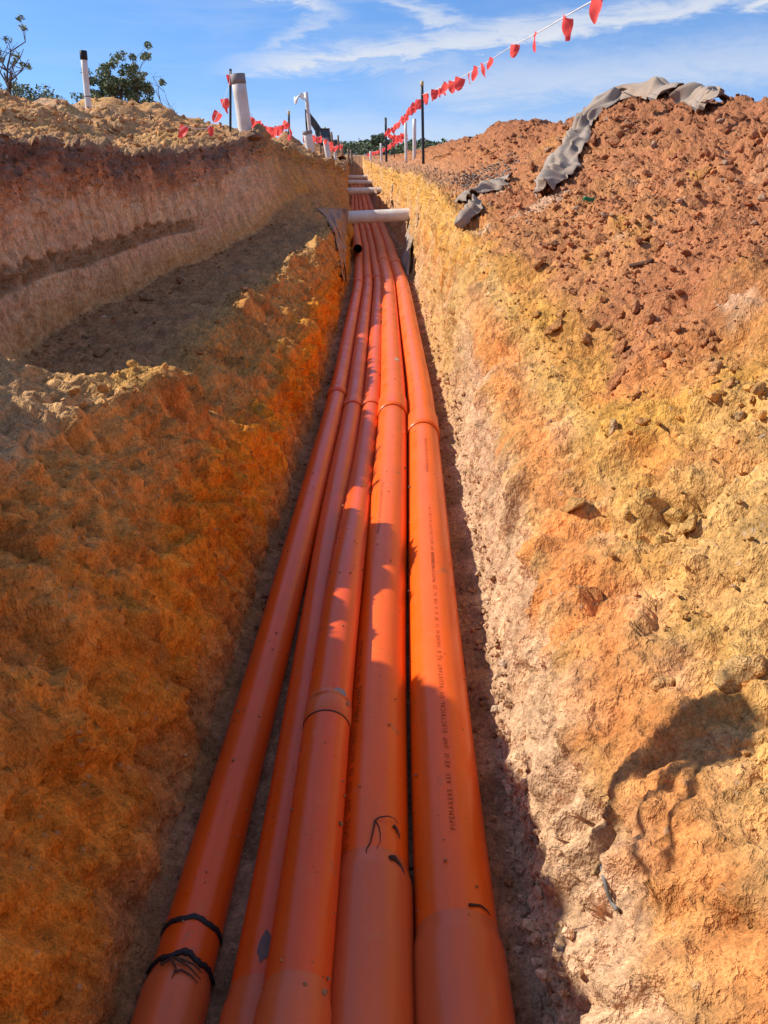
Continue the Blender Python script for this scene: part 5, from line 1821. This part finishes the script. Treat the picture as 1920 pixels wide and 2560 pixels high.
lying([(1580, 671), (1600, 668), (1618, 664), (1632, 660)], .0085, 'stick', 'short dark stick lying across the right slope', 'stick', M['stick'], .014)
lying([(1502, 2165), (1512, 2190), (1520, 2220), (1530, 2250), (1545, 2272)], .0035, 'root_end', 'grey root end sticking out of the near right wall', 'root', plain('grey_root', (.2, .19, .18), .8), .004)
p, n = hit(1468, 506)
if p is not None:
    g = [[p + Vector((.016 * i - .02, .008 * math.sin(i * 2 + j), .008 * j + .006 * math.sin(i * 1.7))) + (n if n.z > 0 else -n) * .008 for j in range(4)] for i in range(5)]
    cloth_sheet('litter', g, M['litter'], 'scrap of bright green plastic on the spoil heap', 'litter', .002)
tw = thing('dry_twig', 'small forked dry twig standing on the left bank', 'twig', at_y(378, 296, 9.3))
for pts in ([(378, 300), (376, 285), (380, 272)], [(378, 292), (384, 296), (388, 306)]):
    o = strand('branch', [at_y(px, py, 9.3) for px, py in pts], .008, M['bark'], None, None, tw)
    o.matrix_parent_inverse = Matrix.Translation(-tw.location)
tw = thing('dry_twig', 'dark twig on the skyline at the right end of the left mounds', 'twig', at_y(436, 290, 11))
for pts in ([(428, 292), (436, 284), (446, 281)], [(436, 284), (440, 290)]):
    o = strand('branch', [at_y(px, py, 11) for px, py in pts], .006, M['bark'], None, None, tw)
    o.matrix_parent_inverse = Matrix.Translation(-tw.location)

# added unseen shape beside the camera, fitted to cast the forked shadow at right
SAMP = [tuple(hit(px, py)[0]) for px in range(1440, 1860, 60) for py in range(1700, 2300, 80)]
SC = np.mean(SAMP, axis=0)
SNV = np.linalg.svd(np.array(SAMP) - SC)[2][2]


def shadow_from(pix, k):
    """where a thing must hang for its shadow to fall along these points of the near slope"""
    return [Vector(ray(px, py) * (SC @ SNV) / (ray(px, py) @ SNV)) + SUN * k for px, py in pix]


KB = 1.55
db = thing('shadow_caster', 'added unseen shape with hanging strands that casts the forked shadow', 'branch', (-1.8, .8, -.2))
ib = Matrix.Translation(-db.location)
main = shadow_from([(1420, 2230), (1460, 2110), (1545, 2030), (1590, 1950), (1660, 1850), (1735, 1770), (1780, 1690)], KB)
main = [Vector((-1.85, main[0].y - .05, main[0].z - .05)), Vector((-1.4, main[0].y - .02, main[0].z + .02))] + main
P, _ = resample([tuple(p) for p in main], 60)
tt = np.linspace(0, 1, 60)
rr = np.interp(tt, [0, .5, .62, .72, .80, .88, .92, .97, 1], [.016, .012, .008, .018, .019, .026, .048, .055, .022])
o = MB().tube([Vector(p) for p in P], list(rr * (1 + .15 * np.sin(tt * 60))), 10).build('caster_stem', M['bark'], db); o.matrix_parent_inverse = ib
for pix in ([(1720, 1840), (1690, 1900), (1640, 2010), (1620, 2080), (1640, 2200), (1600, 2320)], [(1730, 1850), (1715, 1920), (1690, 2060), (1690, 2160), (1660, 2290)], [(1800, 1740), (1780, 1690), (1770, 1640)]):
    o = strand('rootlet', shadow_from(pix, KB), .0125, M['bark'], None, None, db); o.matrix_parent_inverse = ib  # hanging strands of the added shadow caster
for p in P:
    q = project(p)
    if (CP * p[1] - SP * p[2]) > 0 and 0 < q[0] < 1920 and 0 < q[1] < 2560:
        raise RuntimeError('shadow caster in frame %s' % (q,))

# crumbs of soil lying on the conduits
rc_ = np.random.default_rng(5)
Vs = []; Fs = []; Ks = []; base = 0
clus = rc_.uniform(0, 1, 40)
for k in range(620):
    key = ('P1', 'P2', 'P3', 'P4', 'P5')[rc_.integers(5)]
    run = RUNS[key]
    y = .7 * (13 / .7) ** (float(np.clip(clus[rc_.integers(40)] + rc_.normal() * .012, 0, 1)) if rc_.random() < .75 else rc_.random())
    gap = rc_.random() < .35
    a = rc_.normal() * .45 if not gap else rc_.choice((-1, 1)) * rc_.uniform(.9, 1.3)
    sz = .0016 * 4 ** (rc_.random() ** 2.5) * (1.6 if gap else 1)
    p = run.point(y, a, run.R + sz * .4)
    v, f = SH0[rc_.integers(len(SH0))]
    Vs.append((v * sz) @ rand_rot(rc_).T + np.array(p)); Fs.append(f + base); base += len(v)
    Ks.append(np.broadcast_to(np.array((.42, .20, .10)) * rc_.uniform(.6, 1.25), v.shape))
o = link('crumbs', mesh_np('crumbs', np.concatenate(Vs), np.concatenate(Fs), np.concatenate(Ks), False), M['earth'])
o['kind'] = 'stuff'; o['label'] = 'soil crumbs lying on the orange conduits'; o['category'] = 'crumbs'
